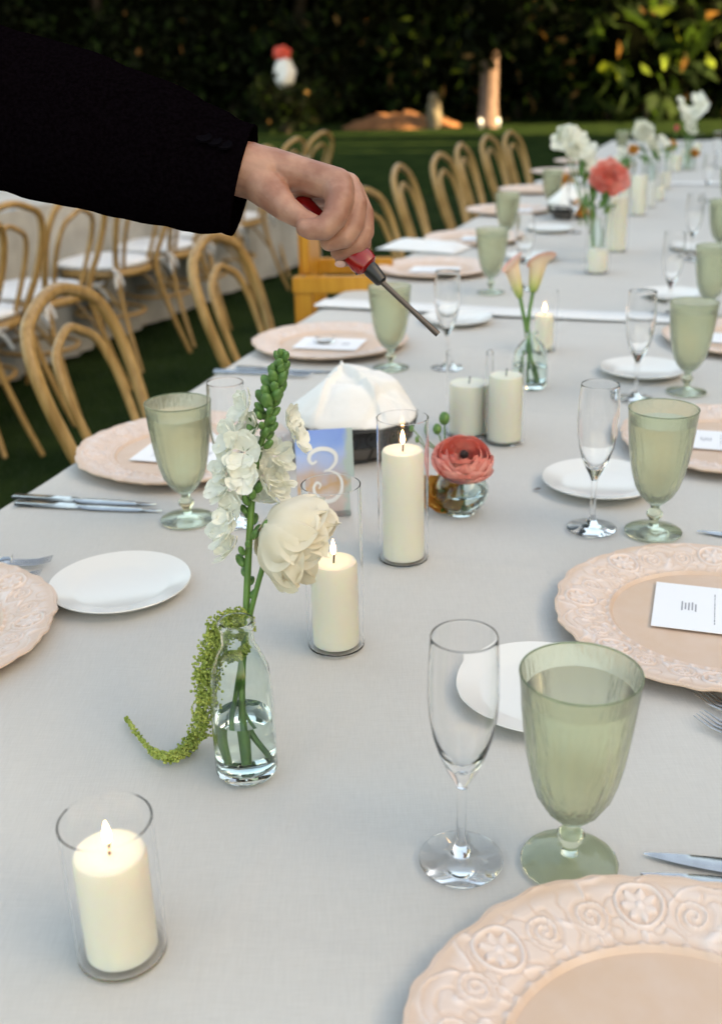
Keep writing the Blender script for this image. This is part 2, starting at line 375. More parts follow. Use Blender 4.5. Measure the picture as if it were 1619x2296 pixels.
sl = ['leftmost dark shrub under the trees', 'dark shrub second from the left under the trees', 'dark shrub third from the left, above the sleeve', 'dark shrub left of the white patch in the hedge',
      'low dark shrub right of the white patch in the hedge', 'dark shrub above the orange soil mound', 'small mid green shrub left of the pinkish trunk', 'mid green shrub just right of the pinkish trunk',
      'dark shrub second to the right of the pinkish trunk', 'mid green shrub with drooping leaves near the white far flowers', 'brightest yellow green large leaved shrub at upper right',
      'mid green shrub right of the brightest one', 'shrub with dry orange leaves at the right edge', 'mid green shrub beyond the right edge']
for i, (x, y, r_, kd) in enumerate(shr):
    t = thing('shrub', sl[i], 'shrub', (x, y, 0), group='shrubs along the far edge of the lawn')
    mx = dict(dark=darkmix, mid=midmix, bright=brightmix, dry=drymix)[kd]
    obj('stem', tubes([([(0, 0, -.03), (.1 * k, .05, .5), (.3 * k, .1 * k, 1.5)], [.05, .04, .02], False) for k in (-1, 0, 1)]), M['bark_dark'], t)
    sz = dict(dark=(.16, .34), mid=(.22, .5), bright=(.4, .95), dry=(.15, .4))[kd]
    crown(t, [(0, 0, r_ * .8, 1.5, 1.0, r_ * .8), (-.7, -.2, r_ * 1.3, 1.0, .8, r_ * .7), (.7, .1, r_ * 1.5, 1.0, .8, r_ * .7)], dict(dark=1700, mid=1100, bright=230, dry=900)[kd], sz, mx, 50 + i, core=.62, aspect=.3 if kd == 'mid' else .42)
t = thing('low_shrub', 'low dark shrub just below the white and red patch', 'shrub', (-1.5, 26.6, 0))
obj('stem', tubes([([(0, 0, -.03), (.1 * k, .05, .3), (.25 * k, .1 * k, .8)], [.03, .025, .01], False) for k in (-1, 0, 1)]), M['bark_dark'], t)
crown(t, [(0, 0, .55, .8, .5, .6), (-.5, 0, .8, .5, .4, .6), (.6, .1, .7, .5, .4, .5)], 900, (.10, .22), darkmix, 77, core=.55)
# orange soil mound, stump, white and red thing
sp = at(900, 287, 0)
v, f = [], []
for i in range(41):
    for j in range(17):
        a_, b_ = i / 40 * 2 - 1, j / 16 * 2 - 1
        hh = max(0, 1 - a_ * a_ - b_ * b_); v.append((a_ * 1.5, b_ * .9, -.02 + .34 * hh ** .7 * (1 + .5 * fbm(a_ * 3, b_ * 3)) + .03 * fbm(a_ * 12, b_ * 12)))
for i in range(40):
    for j in range(16): f.append((i * 17 + j, (i + 1) * 17 + j, (i + 1) * 17 + j + 1, i * 17 + j + 1))
o = tag(obj('soil_mound', mesh('soil', v, f), M['soil']), 'low mound of orange soil at the far edge of the lawn', 'soil mound'); o.location = (sp.x, sp.y, 0)
st = at(974, 289, 0)
t = thing('stone_marker', 'pale weathered upright stone beside the orange soil mound', 'stone', st)
obj('block', ico(1, 3, (.18, .14, .36), .35, 3), M['stone'], t).location = (0, 0, .30)
obj('top_stone', ico(1, 3, (.11, .11, .13), .35, 8), M['stone'], t).location = (-.03, 0, .68)
wp = at(645, 293, 0)
t = thing('garden_ornament', 'bright white patch topped with red glimpsed through the dark shrubs', 'ornament', (wp.x, wp.y - .2, 0))
obj('pedestal', lathe([(.16, -.02), (.16, .1), (.1, .15), (.09, .9), (.14, 1.0), (.14, 1.06)], 20), M['bark_dark'], t)
obj('white_body', ico(1, 3, (.24, .2, .36), .35, 5), M['white_paint'], t).location = (0, 0, 1.32)
obj('red_top', ico(1, 3, (.20, .17, .17), .5, 9), M['red_paint'], t).location = (-.04, 0, 1.76)

# unseen hedge and tree added to block the sun, gaps cut to pass it
sh = thing('sun_blocker_hedge', 'unseen hedge shaped block added right of the lawn to keep sun off the tables', 'hedge', (12.5, 5, 0))
for y0, y1, hh in ((-26, 10, 10.5), (10.001, 10.8, 5.4), (10.801, 12.0, 10.5), (12.001, 13.1, 5.0), (13.101, 13.7, 10.5), (13.701, 14.4, 5.4), (14.401, 15.4, 10.5)): obj('inner_foliage', box((-.8, y0, 0), (.8, y1, hh), .1), M['core'], sh)  # added boxes of uneven height stop the sun, low ones let lawn bands through
crown(sh, [(-.9, y, z, .35, 1.6, 1.5) for y in range(-25, 17, 3) for z in (1.3, 3.8, 6.4) if not (y > 8 and z > 5)], 7000, (.12, .26), darkmix, 90)
st_ = thing('sun_blocker_tree', 'unseen tree shaped block added right of the lawn to dapple the sun on the background', 'tree', (14.2, 29, 0))
obj('trunk', trunk_mesh(7, .3, .2, .2, 4), M['bark_dark'], st_)
for lo, hi in (((-1.2, -8.4, 10.4), (1.2, -6.6, 15)), ((-1.2, -7.6, 7.6), (1.2, -6.6, 8.6)), ((-1.2, -6.599, 8.3), (1.2, -4.4, 15)), ((-1.2, -4.399, 7.2), (1.2, 9, 15)), ((-1, 4.4, 4.2), (1, 8, 7.199))):
    obj('inner_foliage', box(lo, hi, .15), M['core'], st_)  # added dark boxes, openings between them aim sun at mound, trunk and ornament
crown(st_, [(-.6, y, z, 1.2, 1.3, 1.1) for y in range(-9, 9, 2) for z in (9.6, 11.5)] + [(0, y, z, 1.2, 1.0, .8) for y, z in ((-7.4, 2.2), (-3.2, 5.4), (2.9, 5.6), (3.8, 2.6), (5, 3))], 3200, (.2, .45), darkmix, 91)

# ================================================================= TABLES
YAW1, YAW2 = R(17.5), R(19.3)
def frame(yaw, org):
    U = Vector((math.sin(yaw), math.cos(yaw), 0)); W = Vector((math.cos(yaw), -math.sin(yaw), 0))
    return lambda u, v, z=0.: Vector(org) + U * u + W * v + Vector((0, 0, z))
T1 = frame(YAW1, (0, 0, 0))
T2 = frame(YAW2, T1(2.50, -.893)); 
def cloth_mesh(F, u0, u1, v0, v1, ztop, end0=True, end1=True, seed=0, drop=.70, thick=.0015):
    """a cloth laid on a table: flat top with faint creases, folded drops at the sides (and ends)"""
    nu, nt, nd = 260, 120, 10
    v, f = [], []
    def fold(s, k): return .022 * k * (math.sin(s * 17 + 2 * math.sin(s * 3.1 + seed)) + .6 * math.sin(s * 41 + seed))
    cols = [('L', 1 - j / nd) for j in range(nd)] + [('T', j / nt) for j in range(nt + 1)] + [('R', (j + 1) / nd) for j in range(nd)]
    rows = ([('A', 1 - j / nd) for j in range(nd)] if end0 else []) + [('T', i / nu) for i in range(nu + 1)] + ([('B', (j + 1) / nd) for j in range(nd)] if end1 else [])
    for rk, rt in rows:
        for ck, ct in cols:
            u = u0 if rk == 'A' else u1 if rk == 'B' else u0 + (u1 - u0) * rt
            w = v0 if ck == 'L' else v1 if ck == 'R' else v0 + (v1 - v0) * ct
            z = ztop; du = dv = 0
            kd = max(ct if ck in 'LR' else 0, rt if rk in 'AB' else 0)
            if ck in 'LR':
                sg = -1 if ck == 'L' else 1; dv = sg * (.01 + .02 * ct + fold(u, ct))
            if rk in 'AB':
                sg = -1 if rk == 'A' else 1; du = sg * (.01 + .02 * rt + fold(w, rt))
            if kd > 0: z = ztop - .006 - drop * kd
            else:
                edge = min(1, min(u - u0, u1 - u, w - v0, v1 - w) / .03) if True else 1
                z = ztop + 0.0020 * fbm(u * 2.2, w * 3.0, seed) + .0013 * fbm(u * 9 + 3 * w, w * 7, seed) + .0016 * max(0, 1 - abs(((u - u0) % .62 - .31 + .003 * math.sin(w * 6)) / .010)) * (.5 + .5 * math.sin(w * 3 + u)) + .0020 * max(0, 1 - abs(((w - (v0 + v1) / 2) + .004 * math.sin(u * 5)) / .006)) - .003 * (1 - max(0, edge))
            v.append(F(u + du, w + dv, z))
    nc = len(cols)
    for i in range(len(rows) - 1):
        for j in range(nc - 1): f.append((i * nc + j, (i + 1) * nc + j, (i + 1) * nc + j + 1, i * nc + j + 1))
    return mesh('cloth', v, f)
def table_under(F, u0, u1, v0, v1, label, ztop=TABLE_Z - .004):
    c0 = F((u0 + u1) / 2, (v0 + v1) / 2); t = thing('banquet_table', label, 'table', (c0.x, c0.y, 0), group=None)
    inv = Vector((c0.x, c0.y, 0))
    def bx(ua, ub, va, vb, za, zb):
        P = [F(u, w, z) - inv for z in (za, zb) for (u, w) in ((ua, va), (ub, va), (ub, vb), (ua, vb))]
        return mesh('b', P, [(3, 2, 1, 0), (4, 5, 6, 7), (0, 1, 5, 4), (1, 2, 6, 5), (2, 3, 7, 6), (3, 0, 4, 7)])
    obj('tabletop', bx(u0 + .01, u1 - .01, v0 + .01, v1 - .01, ztop - .025, ztop - .003), M['bark_dark'], t, smooth=False)
    for u in (u0 + .2, u1 - .25):
        for w in (v0 + .12, v1 - .17): obj('leg', bx(u, u + .05, w, w + .05, 0, ztop - .0255), M['bark_dark'], t, smooth=False)
VL, VR = -.884, .335
table_under(T1, .2, 2.50, VL, VR, 'nearest long table under the grey linen, set with the tall candles')
table_under(T2, .03, 3.06, 0, 1.22, 'middle long table under the grey linen beyond the first pale hem')
table_under(T2, 3.12, 6.4, 0, 1.22, 'farthest long table under the grey linen below the trees')
tag(obj('tablecloth', cloth_mesh(T1, .2, 2.53, VL, VR, TABLE_Z, True, False, 1), M['cloth']), 'grey linen tablecloth on the nearest table, under the lit candles', 'tablecloth', 'grey linen tablecloths on the long table')
tag(obj('tablecloth', cloth_mesh(T2, .02, 3.10, -.003, 1.223, TABLE_Z + .0045, False, False, 2), M['cloth']), 'grey linen tablecloth between the two pale hems', 'tablecloth', 'grey linen tablecloths on the long table')
tag(obj('tablecloth', cloth_mesh(T2, 3.09, 6.42, -.006, 1.226, TABLE_Z + .009, False, True, 3), M['cloth']), 'grey linen tablecloth on the farthest table, running to the lawn', 'tablecloth', 'grey linen tablecloths on the long table')
def strip(F, u0, u1, v0, v1, z0, seed, h=.003):
    n = 60; v, f = [], []
    for j in range(n + 1):
        w = v0 + (v1 - v0) * j / n; q = .004 * math.sin(w * 7 + seed)
        for (u, zz) in ((u0 + q, 0), (u0 + .004 + q, h), (u1 - .004 + q, h), (u1 + q, 0)): v.append(F(u, w, z0 + zz + .0006 * fbm(w * 9, u * 9)))
    for j in range(n):
        for k in range(3): f.append((j * 4 + k, (j + 1) * 4 + k, (j + 1) * 4 + k + 1, j * 4 + k + 1))
    return mesh('strip', v, f)
for (u0, u1, z0, lab) in ((.0, .085, TABLE_Z + .006, 'folded hem band coloured paler for the light it catches, beyond the calla lilies'), (3.06, 3.15, TABLE_Z + .0105, 'folded hem band coloured paler for the light it catches, far behind the coral flower')):
    tag(obj('linen_band', strip(T2, u0, u1, -.006, 1.228, z0, 1), M['hem']), lab, 'linen band', 'lightened hem bands where the cloths meet')  # hem drawn in whiter linen to imitate light reflecting off the fold

# second table at left with white cloth to the ground
b0, b1 = at(100, 449, TABLE_Z), at(700, 578, .06)
YB = math.atan2(.40, 1); 
bgp = at(340, 722, .05)
TB = frame(YB, (bgp.x, bgp.y, 0))
table_under(TB, -4.2, 2.35, -1.25, -.06, 'second long table at left under the white floor length cloth')
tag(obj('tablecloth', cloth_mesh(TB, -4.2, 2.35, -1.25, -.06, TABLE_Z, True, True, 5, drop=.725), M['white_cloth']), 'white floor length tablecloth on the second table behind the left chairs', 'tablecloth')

# ================================================================= CHAIRS
def bentwood():
    """origin on the ground under the seat centre, +X is where the sitter faces"""
    root = thing('bentwood_chair', 'x', 'chair')
    def hoop(w, top, zb, xb, lean, narrow):
        L = []
        for sgn in (1, -1):
            side = [(xb, sgn * w * narrow, zb), (xb - lean * .30, sgn * w * (narrow * .35 + .68), zb + (top - zb) * .32), (xb - lean * .62, sgn * w * 1.02, zb + (top - zb) * .64),
                    (xb - lean * .86, sgn * w * .86, zb + (top - zb) * .86), (xb - lean * .97, sgn * w * .46, top - .018)]
            L.append(side)
        return L[0] + [(xb - lean, 0, top)] + list(reversed(L[1]))
    # outer hoop continues down as the rear legs
    hp = hoop(.200, .895, .47, -.185, .13, .78)
    leg = lambda s: [(-.31, s * .205, 0.0), (-.255, s * .185, .15), (-.205, s * .165, .32)]
    path = leg(1) + hp + list(reversed(leg(-1)))
    pts = smooth_path(path, 110); n = len(pts)
    rad = []
    for i, p in enumerate(pts): rad.append(.0095 + .0046 * min(1, p.z / .45) if p.z < .6 else .0141)
    obj('back_frame', tube(pts, rad, 12), M['wood'], root)
    obj('inner_hoop', tube(smooth_path(hoop(.118, .815, .468, -.178, .115, .8), 50), .0102, 10), M['wood'], root)
    ring = [(.205 * math.cos(a) , .2 * math.sin(a), .445) for a in [2 * math.pi * k / 28 for k in range(28)]]
    obj('seat_frame', tube(ring, .019, 8, True, 1.0), M['wood'], root)
    obj('seat_panel', lathe([(0, .440), (.19, .441), (.19, .452), (0, .453)], 28), M['wood'], root)
    brace = [(.17 * math.cos(a) + .0, .165 * math.sin(a), .235) for a in [2 * math.pi * k / 28 for k in range(28)]]
    obj('brace_ring', tube(brace, .0095, 8, True), M['wood'], root)
    for s in (1, -1):
        obj('leg', tube(smooth_path([(.150, s * .125, .438), (.175, s * .155, .25), (.225, s * .18, 0)], 14), [.017 - .006 * i / 14 for i in range(15)], 10), M['wood'], root)
        obj('side_brace', tube(smooth_path([(.17, s * .14, .27), (.12, s * .165, .37), (.0, s * .195, .42), (-.12, s * .172, .37), (-.2, s * .166, .28)], 16), .008, 8), M['wood'], root)
    n1, n2 = 26, 26; v, f = [], []
    for i in range(13):
        for k in range(32):
            th = math.pi * i / 12; a = 2 * math.pi * k / 32
            ca, sa = math.cos(a), math.sin(a); sq = 1 / (abs(ca) ** 3.2 + abs(sa) ** 3.2) ** (1 / 3.2)
            r = .205 * (math.sin(th) ** .45 if math.sin(th) > 1e-6 else 0)
            v.append((r * ca * sq + .01, r * sa * sq, .478 + .024 * math.cos(th) * abs(math.cos(th)) ** -.3 * (1 - .15 * (r / .205) ** 2) if abs(math.cos(th)) > 1e-6 else .478))
    for i in range(12):
        for k in range(32): f.append((i * 32 + k, (i + 1) * 32 + k, (i + 1) * 32 + (k + 1) % 32, i * 32 + (k + 1) % 32))
    cu = obj('cushion', mesh('cushion', v, f), M['cushion'], root)
    for s in (1, -1):
        V, F = [], []
        for k, (dx, dy, dz) in enumerate(((-.03, s * .05, -.07), (-.05, s * .02, -.06), (-.02, s * .045, .012))):
            p = smooth_path([(-.17, s * .16, .48), (-.2 + dx * .5, s * .175 + dy * .5, .47 + dz * .3), (-.2 + dx, s * .175 + dy, .465 + dz)], 8)
            q, w_ = tube_data(p, [.011, .013, .015, .014, .014, .013, .012, .012, .008][:len(p)], 6, flat=.35, voff=len(V)); V += q; F += w_
        obj('tie', mesh('tie', V, F), M['cushion'], root)
    return root
chair0 = bentwood(); used = [False]
def place_chair(p, rz, label, group):
    r = chair0 if not used[0] else copy_tree(chair0)
    used[0] = True; r.location = (p[0], p[1], 0); r.rotation_euler = (0, 0, rz); r['label'] = label; r['group'] = group
    return r
def by_arch(px, py, rz, label, group):
    a_ = at(px, py, .905); d = Vector((math.cos(rz), math.sin(rz), 0)); p = a_ + d * .315
    return place_chair(p, rz, label, group)
FACE = -YAW1
G1_ = 'bentwood chairs along the left side of the set table'
for px, py, dr, lab in ((120, 640, 6, 'nearest bentwood chair at lower left, its hoop back above the left charger plate'), (470, 522, 2, 'bentwood chair with its hoop just under the sleeve cuff'),
                        (812, 420, -4, 'bentwood chair partly hidden behind the hand'), (893, 367, 2, 'bentwood chair just right of the hand'),
                        (985, 342, -4, 'second bentwood chair to the right of the hand'), (1032, 320, 0, 'third bentwood chair to the right of the hand'),
                        (1092, 302, -6, 'fourth bentwood chair to the right of the hand, left one of the farthest pair'), (1143, 293, -8, 'farthest bentwood chair at the set table, below the pinkish trunk')):
    by_arch(px, py, FACE + R(dr), lab, G1_)
G2_ = 'cushioned bentwood chairs at the second table'
FB = math.pi - YB
tops = [(-75, 480), (20, 452), (185, 418), (337, 383), (450, 362), (530, 345), (595, 327), (665, 308), (725, 294)]
labs = ['cushioned bentwood chair cut off by the left edge of the picture', 'bentwood chair whose hoop touches the left edge, white cushion beyond it', 'cushioned bentwood chair under the middle of the sleeve',
        'cushioned bentwood chair under the sleeve, with the next white tie knot', 'cushioned bentwood chair seen through the hoop of the one below the cuff', 'cushioned bentwood chair just below the sleeve cuff',
        'bentwood chair hidden mostly behind the wrist', 'bentwood chair top just above the wrist, left of two', 'bentwood chair top above the hand, right of two']
for (px, py), lab in zip(tops, labs):
    by_arch(px, py, FB + R(random.uniform(-5, 5)), lab, G2_)

# golden wooden chair beside the table
gp = at(654, 622, .80)
t = thing('wooden_chair', 'golden yellow flat slatted wooden chair at the table edge below the hand', 'chair', (gp.x, gp.y, 0), R(-6))
def gb(name, lo, hi): obj(name, box(lo, hi, .004), M['gold_wood'], t)
# origin: corner of the near side; +x towards the table, +y away along the table
gb('side_rail', (0, 0, .755), (.25, .03, .80)); gb('side_rail', (.0, .30, .755), (.25, .33, .80))
for y in (.002, .302):
    gb('post', (.004, y, 0), (.052, y + .026, .7545)); gb('post', (.135, y, 0), (.178, y + .026, .7545)); gb('post', (.205, y, 0), (.245, y + .026, .7545))
gb('back_panel', (.02, .05, .80), (.042, .28, .91)); gb('back_rail', (.01, .031, .76), (.035, .299, .7995))
gb('seat_panel', (.055, .03, .47), (.20, .298, .49)); gb('front_rail', (.21, .0285, .5), (.235, .3015, .54))
for y in (.06, .27): gb('panel_post', (.014, y - .015, .58), (.0195, y + .015, .92))
obj('rivet', lathe([(0, 0), (.007, 0), (.007, .003), (0, .004)], 10), M['steel'], t).location = (.03, .015, .8)

# ================================================================= TABLEWARE PROTOTYPES
def goblet():
    root = thing('goblet', 'x', 'goblet')
    fl = lambda a, z, i: .016 * math.cos(18 * a) * (1 if .045 < z < .145 else 0)
    fl2 = lambda a, z, i: .03 * math.cos(18 * a) if z > .004 else 0
    outer = [(.0072, .0375), (.012, .0412), (.0195, .0495), (.0265, .062), (.0312, .078), (.0345, .095), (.0370, .114), (.0390, .133), (.0402, .145), (.0412, .155), (.0417, .1605)]
    inner = [(.0409, .1608), (.0400, .155), (.0389, .145), (.0374, .133), (.0353, .114), (.0327, .095), (.0293, .078), (.0244, .062), (.017, .0515), (.008, .045), (0.0, .0435)]
    obj('bowl', lathe([(0, .0374)] + outer + inner, 108, lambda a, z, i: fl(a, z, i)), M['frosted'], root)
    obj('rim', lathe([(.0413 + .0007 * math.cos(q), .1612 + .0007 * math.sin(q)) for q in [k * math.pi / 4 for k in range(8)]], 72, closed=True), M['rim_glass'], root)
    obj('drink', lathe([(0, .0445), (.0072, .0460), (.0160, .0525), (.0232, .0628), (.0282, .0788), (.0317, .0958), (.0343, .1145), (.0364, .1330), (.0376, .1440), (.0372, .1444), (0, .1445)], 48), M['drink'], root)
    obj('stem', lathe([(0, .0088), (.0065, .0088), (.0052, .013), (.0064, .018), (.0098, .0225), (.0102, .0265), (.0066, .031), (.0054, .034), (.0070, .0373), (0, .0373)], 36), M['green_glass'], root)
    obj('foot', lathe([(0, 0), (.0342, 0), (.0353, .0010), (.0353, .0020), (.0342, .0028), (.021, .0046), (.011, .0072), (.0066, .0086), (0, .0086)], 72, lambda a, z, i: .006 * math.cos(18 * a) if z > .001 else 0), M['green_glass'], root)
    return root
def flute():
    root = thing('champagne_flute', 'x', 'champagne flute')
    H = .189
    outer = [(.0042, .066), (.0068, .072), (.0115, .081), (.0165, .093), (.0212, .109), (.0240, .126), (.0250, .143), (.0246, .163), (.0234, H - .006), (.0231, H - .0015), (.0230, H - .0005)]
    inner = [(.0226, H), (.0222, H - .0005), (.0222, H - .0015), (.0224, H - .006), (.0236, .163), (.0239, .143), (.0227, .126), (.0195, .109), (.0140, .095), (.0085, .086), (.004, .082), (0, .081)]
    obj('bowl', lathe([(0, .0659)] + outer + inner, 56), M['clear'], root)
    obj('stem', lathe([(0, .0072), (.0078, .0072), (.0050, .0125), (.0036, .020), (.0034, .045), (.0036, .060), (.0042, .0656), (0, .0656)], 24), M['clear'], root)
    obj('foot', lathe([(0, 0), (.0300, 0), (.0311, .0007), (.0311, .0013), (.028, .0022), (.015, .0038), (.0085, .0062), (.0079, .0070), (0, .0070)], 56), M['clear'], root)
    return root
def relief(a, q):
    """lacy baroque relief of the charger rim: a angle, q 0..1 across the rim; returns height 0..1"""
    X = a / (2 * math.pi) * 16
    cx_, sx_ = math.cos(a) * 2.55, math.sin(a) * 2.55
    w1 = mnoise.noise(Vector((cx_ * 1.3, sx_ * 1.3, q * 1.3))) * .5
    n1 = mnoise.noise(Vector((cx_ * 2.1 + w1, sx_ * 2.1 - w1, q * 2.4 + w1 * 2)))
    n2 = mnoise.noise(Vector((cx_ * 4.3 + w1, sx_ * 4.3, q * 4.6 + 7)))
    env = min(1, q / .12) * min(1, (1 - q) / .08)
    pl = max(0, min(1, (q - .08) / .1)) * max(0, min(1, (.88 - q) / .12))
    h = .50 * pl + .55 * math.exp(-(n1 / .06) ** 2) * env - .45 * pl * math.exp(-(n2 / .08) ** 2)
    k = (X % 2) - 1; rx, ry = k, (q - .55)
    d = math.hypot(rx, ry); an = math.atan2(ry, rx)
    if d < .34:
        pet = .5 + .5 * math.cos(7 * an); ro = .16 + .07 * pet
        h = .25 * h
        if d < ro: h = .45 + .5 * pet * (d / ro)
        if d < .05: h = 1.0
        h = max(h, math.exp(-((d - .29) / .028) ** 2))
    for s in (-1, 1):                      # paired scrolls beside each rosette
        dx, dy = k - s * .66, (q - .44); d2 = math.hypot(dx, dy); a2 = math.atan2(dy, dx * s)
        if d2 < .26:
            spn = (d2 * 9.5 - a2 / (2 * math.pi)) % 1
            h = max(h * .5, .8 * math.exp(-((spn - .5) / .22) ** 2) * min(1, (.28 - d2) * 12) * (.7 + .5 * abs(math.sin(a2 * 6 + d2 * 30))))
    h = max(h, .7 * max(0, math.sin(X * 2 * math.pi * 3)) * math.exp(-((q - .06) / .03) ** 2))
    return min(1, h)
def charger(hi=True):
    root = thing('charger_plate', 'x', 'plate')
    na, prof = (900, 56) if hi else (220, 20)
    v, f, ht = [], [], []
    for i in range(prof + 1):
        t_ = i / prof
        for k in range(na):
            a_ = 2 * math.pi * k / na; sc = 1 + .016 * abs(math.cos(4 * a_)) ** 2.0 + .006 * math.cos(24 * a_) + .004 * math.cos(41 * a_ + 2 * math.sin(5 * a_))
            if t_ < .22: r = .108 * t_ / .22; z = .004; hh = 0
            else:
                q = (t_ - .22) / .78; r = .108 + .057 * q; z = .004 + .013 * q ** .8; z += .0030 * math.exp(-((q - .02) / .03) ** 2)
                hh = relief(a_, q) * (1 if .0 < q < .97 else 0); z += .0024 * hh; r *= 1 + (sc - 1) * q
                if q > .97: z -= .001
            v.append((r * math.cos(a_), r * math.sin(a_), z)); ht.append(.12 + .88 * hh if t_ >= .22 else 0)
    for (r_, z_) in ((.1655, .0145), (.160, .0105), (.11, .0), (.0, .0)):
        for k in range(na):
            a_ = 2 * math.pi * k / na; sc = 1 + (.016 * abs(math.cos(4 * a_)) ** 2 + .006 * math.cos(24 * a_) + .004 * math.cos(41 * a_ + 2 * math.sin(5 * a_))) * (1 if r_ > .15 else 0)
            v.append((r_ * sc * math.cos(a_), r_ * sc * math.sin(a_), z_)); ht.append(0)
    L = len(v) // na
    for i in range(L - 1):
        for k in range(na): f.append((i * na + k, i * na + (k + 1) % na, (i + 1) * na + (k + 1) % na, (i + 1) * na + k))
    me = mesh('charger', v, f)
    at_ = me.attributes.new('wash', 'FLOAT', 'POINT'); at_.data.foreach_set('value', np.array(ht, dtype=np.float32))
    obj('plate_body', me, M['charger'], root)
    return root
Mc = mat('blush_charger', rough=.42); M['charger'] = Mc
n, l, b = nodes(Mc)
at1 = n.new('ShaderNodeAttribute'); at1.attribute_name = 'wash'
tx = n.new('ShaderNodeTexNoise'); tx.inputs['Scale'].default_value = 45; tx.inputs['Detail'].default_value = 6
tcn = n.new('ShaderNodeTexCoord'); l.new(tcn.outputs['Object'], tx.inputs['Vector'])
ad = n.new('ShaderNodeMath'); ad.operation = 'MULTIPLY_ADD'; ad.inputs[1].default_value = .95; l.new(at1.outputs['Fac'], ad.inputs[0])
m2 = n.new('ShaderNodeMath'); m2.operation = 'MULTIPLY_ADD'; m2.inputs[1].default_value = .55; m2.inputs[2].default_value = -.16; l.new(tx.outputs[0], m2.inputs[0]); l.new(m2.outputs[0], ad.inputs[2])
rp = n.new('ShaderNodeValToRGB'); rp.color_ramp.elements[0].position = .05; rp.color_ramp.elements[1].position = 1.0
rp.color_ramp.elements[0].color = (.65, .46, .345, 1); rp.color_ramp.elements[1].color = (.76, .655, .62, 1)
l.new(ad.outputs[0], rp.inputs[0]); l.new(rp.outputs[0], b.inputs['Base Color'])

def small_plate():
    root = thing('bread_plate', 'x', 'plate')
    obj('dish', lathe([(0, .0035), (.050, .0035), (.056, .0055), (.0775, .0120), (.0800, .0128), (.0806, .0120), (.0775, .0095), (.052, .0022), (.05, .0), (0, .0)], 72), M['china'], root)
    return root
def hurricane(h, pillar, lit, white=False, pr=.0245, gr=.0295):
    """glass chimney with a pillar candle standing inside: two things at the same place"""
    g_ = thing('candle_glass', 'x', 'candle glass')
    obj('chimney', lathe([(0, 0), (gr - .001, 0), (gr, .001), (gr, .0016), (gr, .003), (gr, .01), (gr, h * .5), (gr, h - .004), (gr, h - .0004), (gr - .0006, h), (gr - .0012, h - .0004), (gr - .0012, h - .004), (gr - .0012, h * .5), (gr - .0012, .02), (gr - .0012, .006), (gr - .0012, .0032), (gr - .0016, .0020), (gr - .003, .0018), (0, .0018)], 64), M['thin_glass'], g_)
    c = thing('pillar_candle', 'x', 'candle')
    z = pillar
    obj('candle_body', lathe([(0, .0), (pr - .001, .0), (pr, .001), (pr, z * .5), (pr, z - .004), (pr - .0012, z - .001), (pr - .004, z), (.010, z - .0025), (0, z - .003)], 56,
                             lambda a, zz, i: .006 * math.sin(a * 2 + zz * 30)), M['wax_white' if white else 'wax'], c)
    obj('wick', tube([(0, 0, z - .004), (.0005, 0, z + .004), (.0015, 0, z + .009)], .0009, 6), M['wick'], c)
    if lit:
        obj('flame', lathe([(0, z + .006), (.0018, z + .0075), (.0028, z + .0105), (.0026, z + .014), (.0017, z + .018), (.0008, z + .0215), (0, z + .0235)], 14), M['flame'], c)
    return g_, c
def put(root, p, label, group, rz=0, sc=1.0):
    root.location = (p[0], p[1], p[2]); root.rotation_euler = (0, 0, rz); root['label'] = label; root['group'] = group
    if sc != 1.0: root.scale = (sc,) * 3
    return root
def zt(p):       # height of the cloth at p
    q = Vector((p[0], p[1], 0)) - T2(0, 0); u = q.x * math.sin(YAW2) + q.y * math.cos(YAW2)
    return TABLE_Z + .0022 + (.0045 if u > .0 else 0) + (.0045 if u > 3.08 else 0)
def on(px, py):
    p = at(px, py); p.z = zt(p); return p

# chargers
ch_hi = charger(True)
first = [True]
def put_charger(p, label, rz=0):
    r = ch_hi if first[0] else copy_tree(ch_hi); first[0] = False
    put(r, (p[0], p[1], zt(p)), label, 'blush charger plates round the table', rz)
    return r
cl = [((1548, 2440), 'largest blush charger plate, in the lower right corner with its carved rim'), ((1605, 1376), 'blush charger plate with a printed card, right of the empty flute'),
      ((1640, 985), 'blush charger plate behind the second green goblet on the right'), ((1668, 757), 'blush charger plate at the right edge beside the third green goblet'),
      ((-235, 1415), 'blush charger plate cut off by the left edge beside the fork'), ((417, 1005), 'blush charger plate with a card, below the nearest chair'),
      ((740, 765), 'blush charger plate with a card and small glass piece, left of the lighter tip'), ((975, 604), 'blush charger plate with a card, just under the red lighter'),
      ((1062, 536), 'blush charger plate behind the white napkin at the table edge'), ((1137, 473), 'blush charger plate left of the tall far goblet'),
      ((1197, 427), 'blush charger plate beside the fourth bentwood chair'), ((1258, 388), 'second blush charger plate from the far end of the left side'), ((1305, 364), 'blush charger plate nearest the far end of the left side')]
charg = {}
for i, (pp, lab) in enumerate(cl):
    q = at(*pp, TABLE_Z + .012); charg[i] = put_charger(q, lab, i * .9 + (.35 if i == 0 else 0))
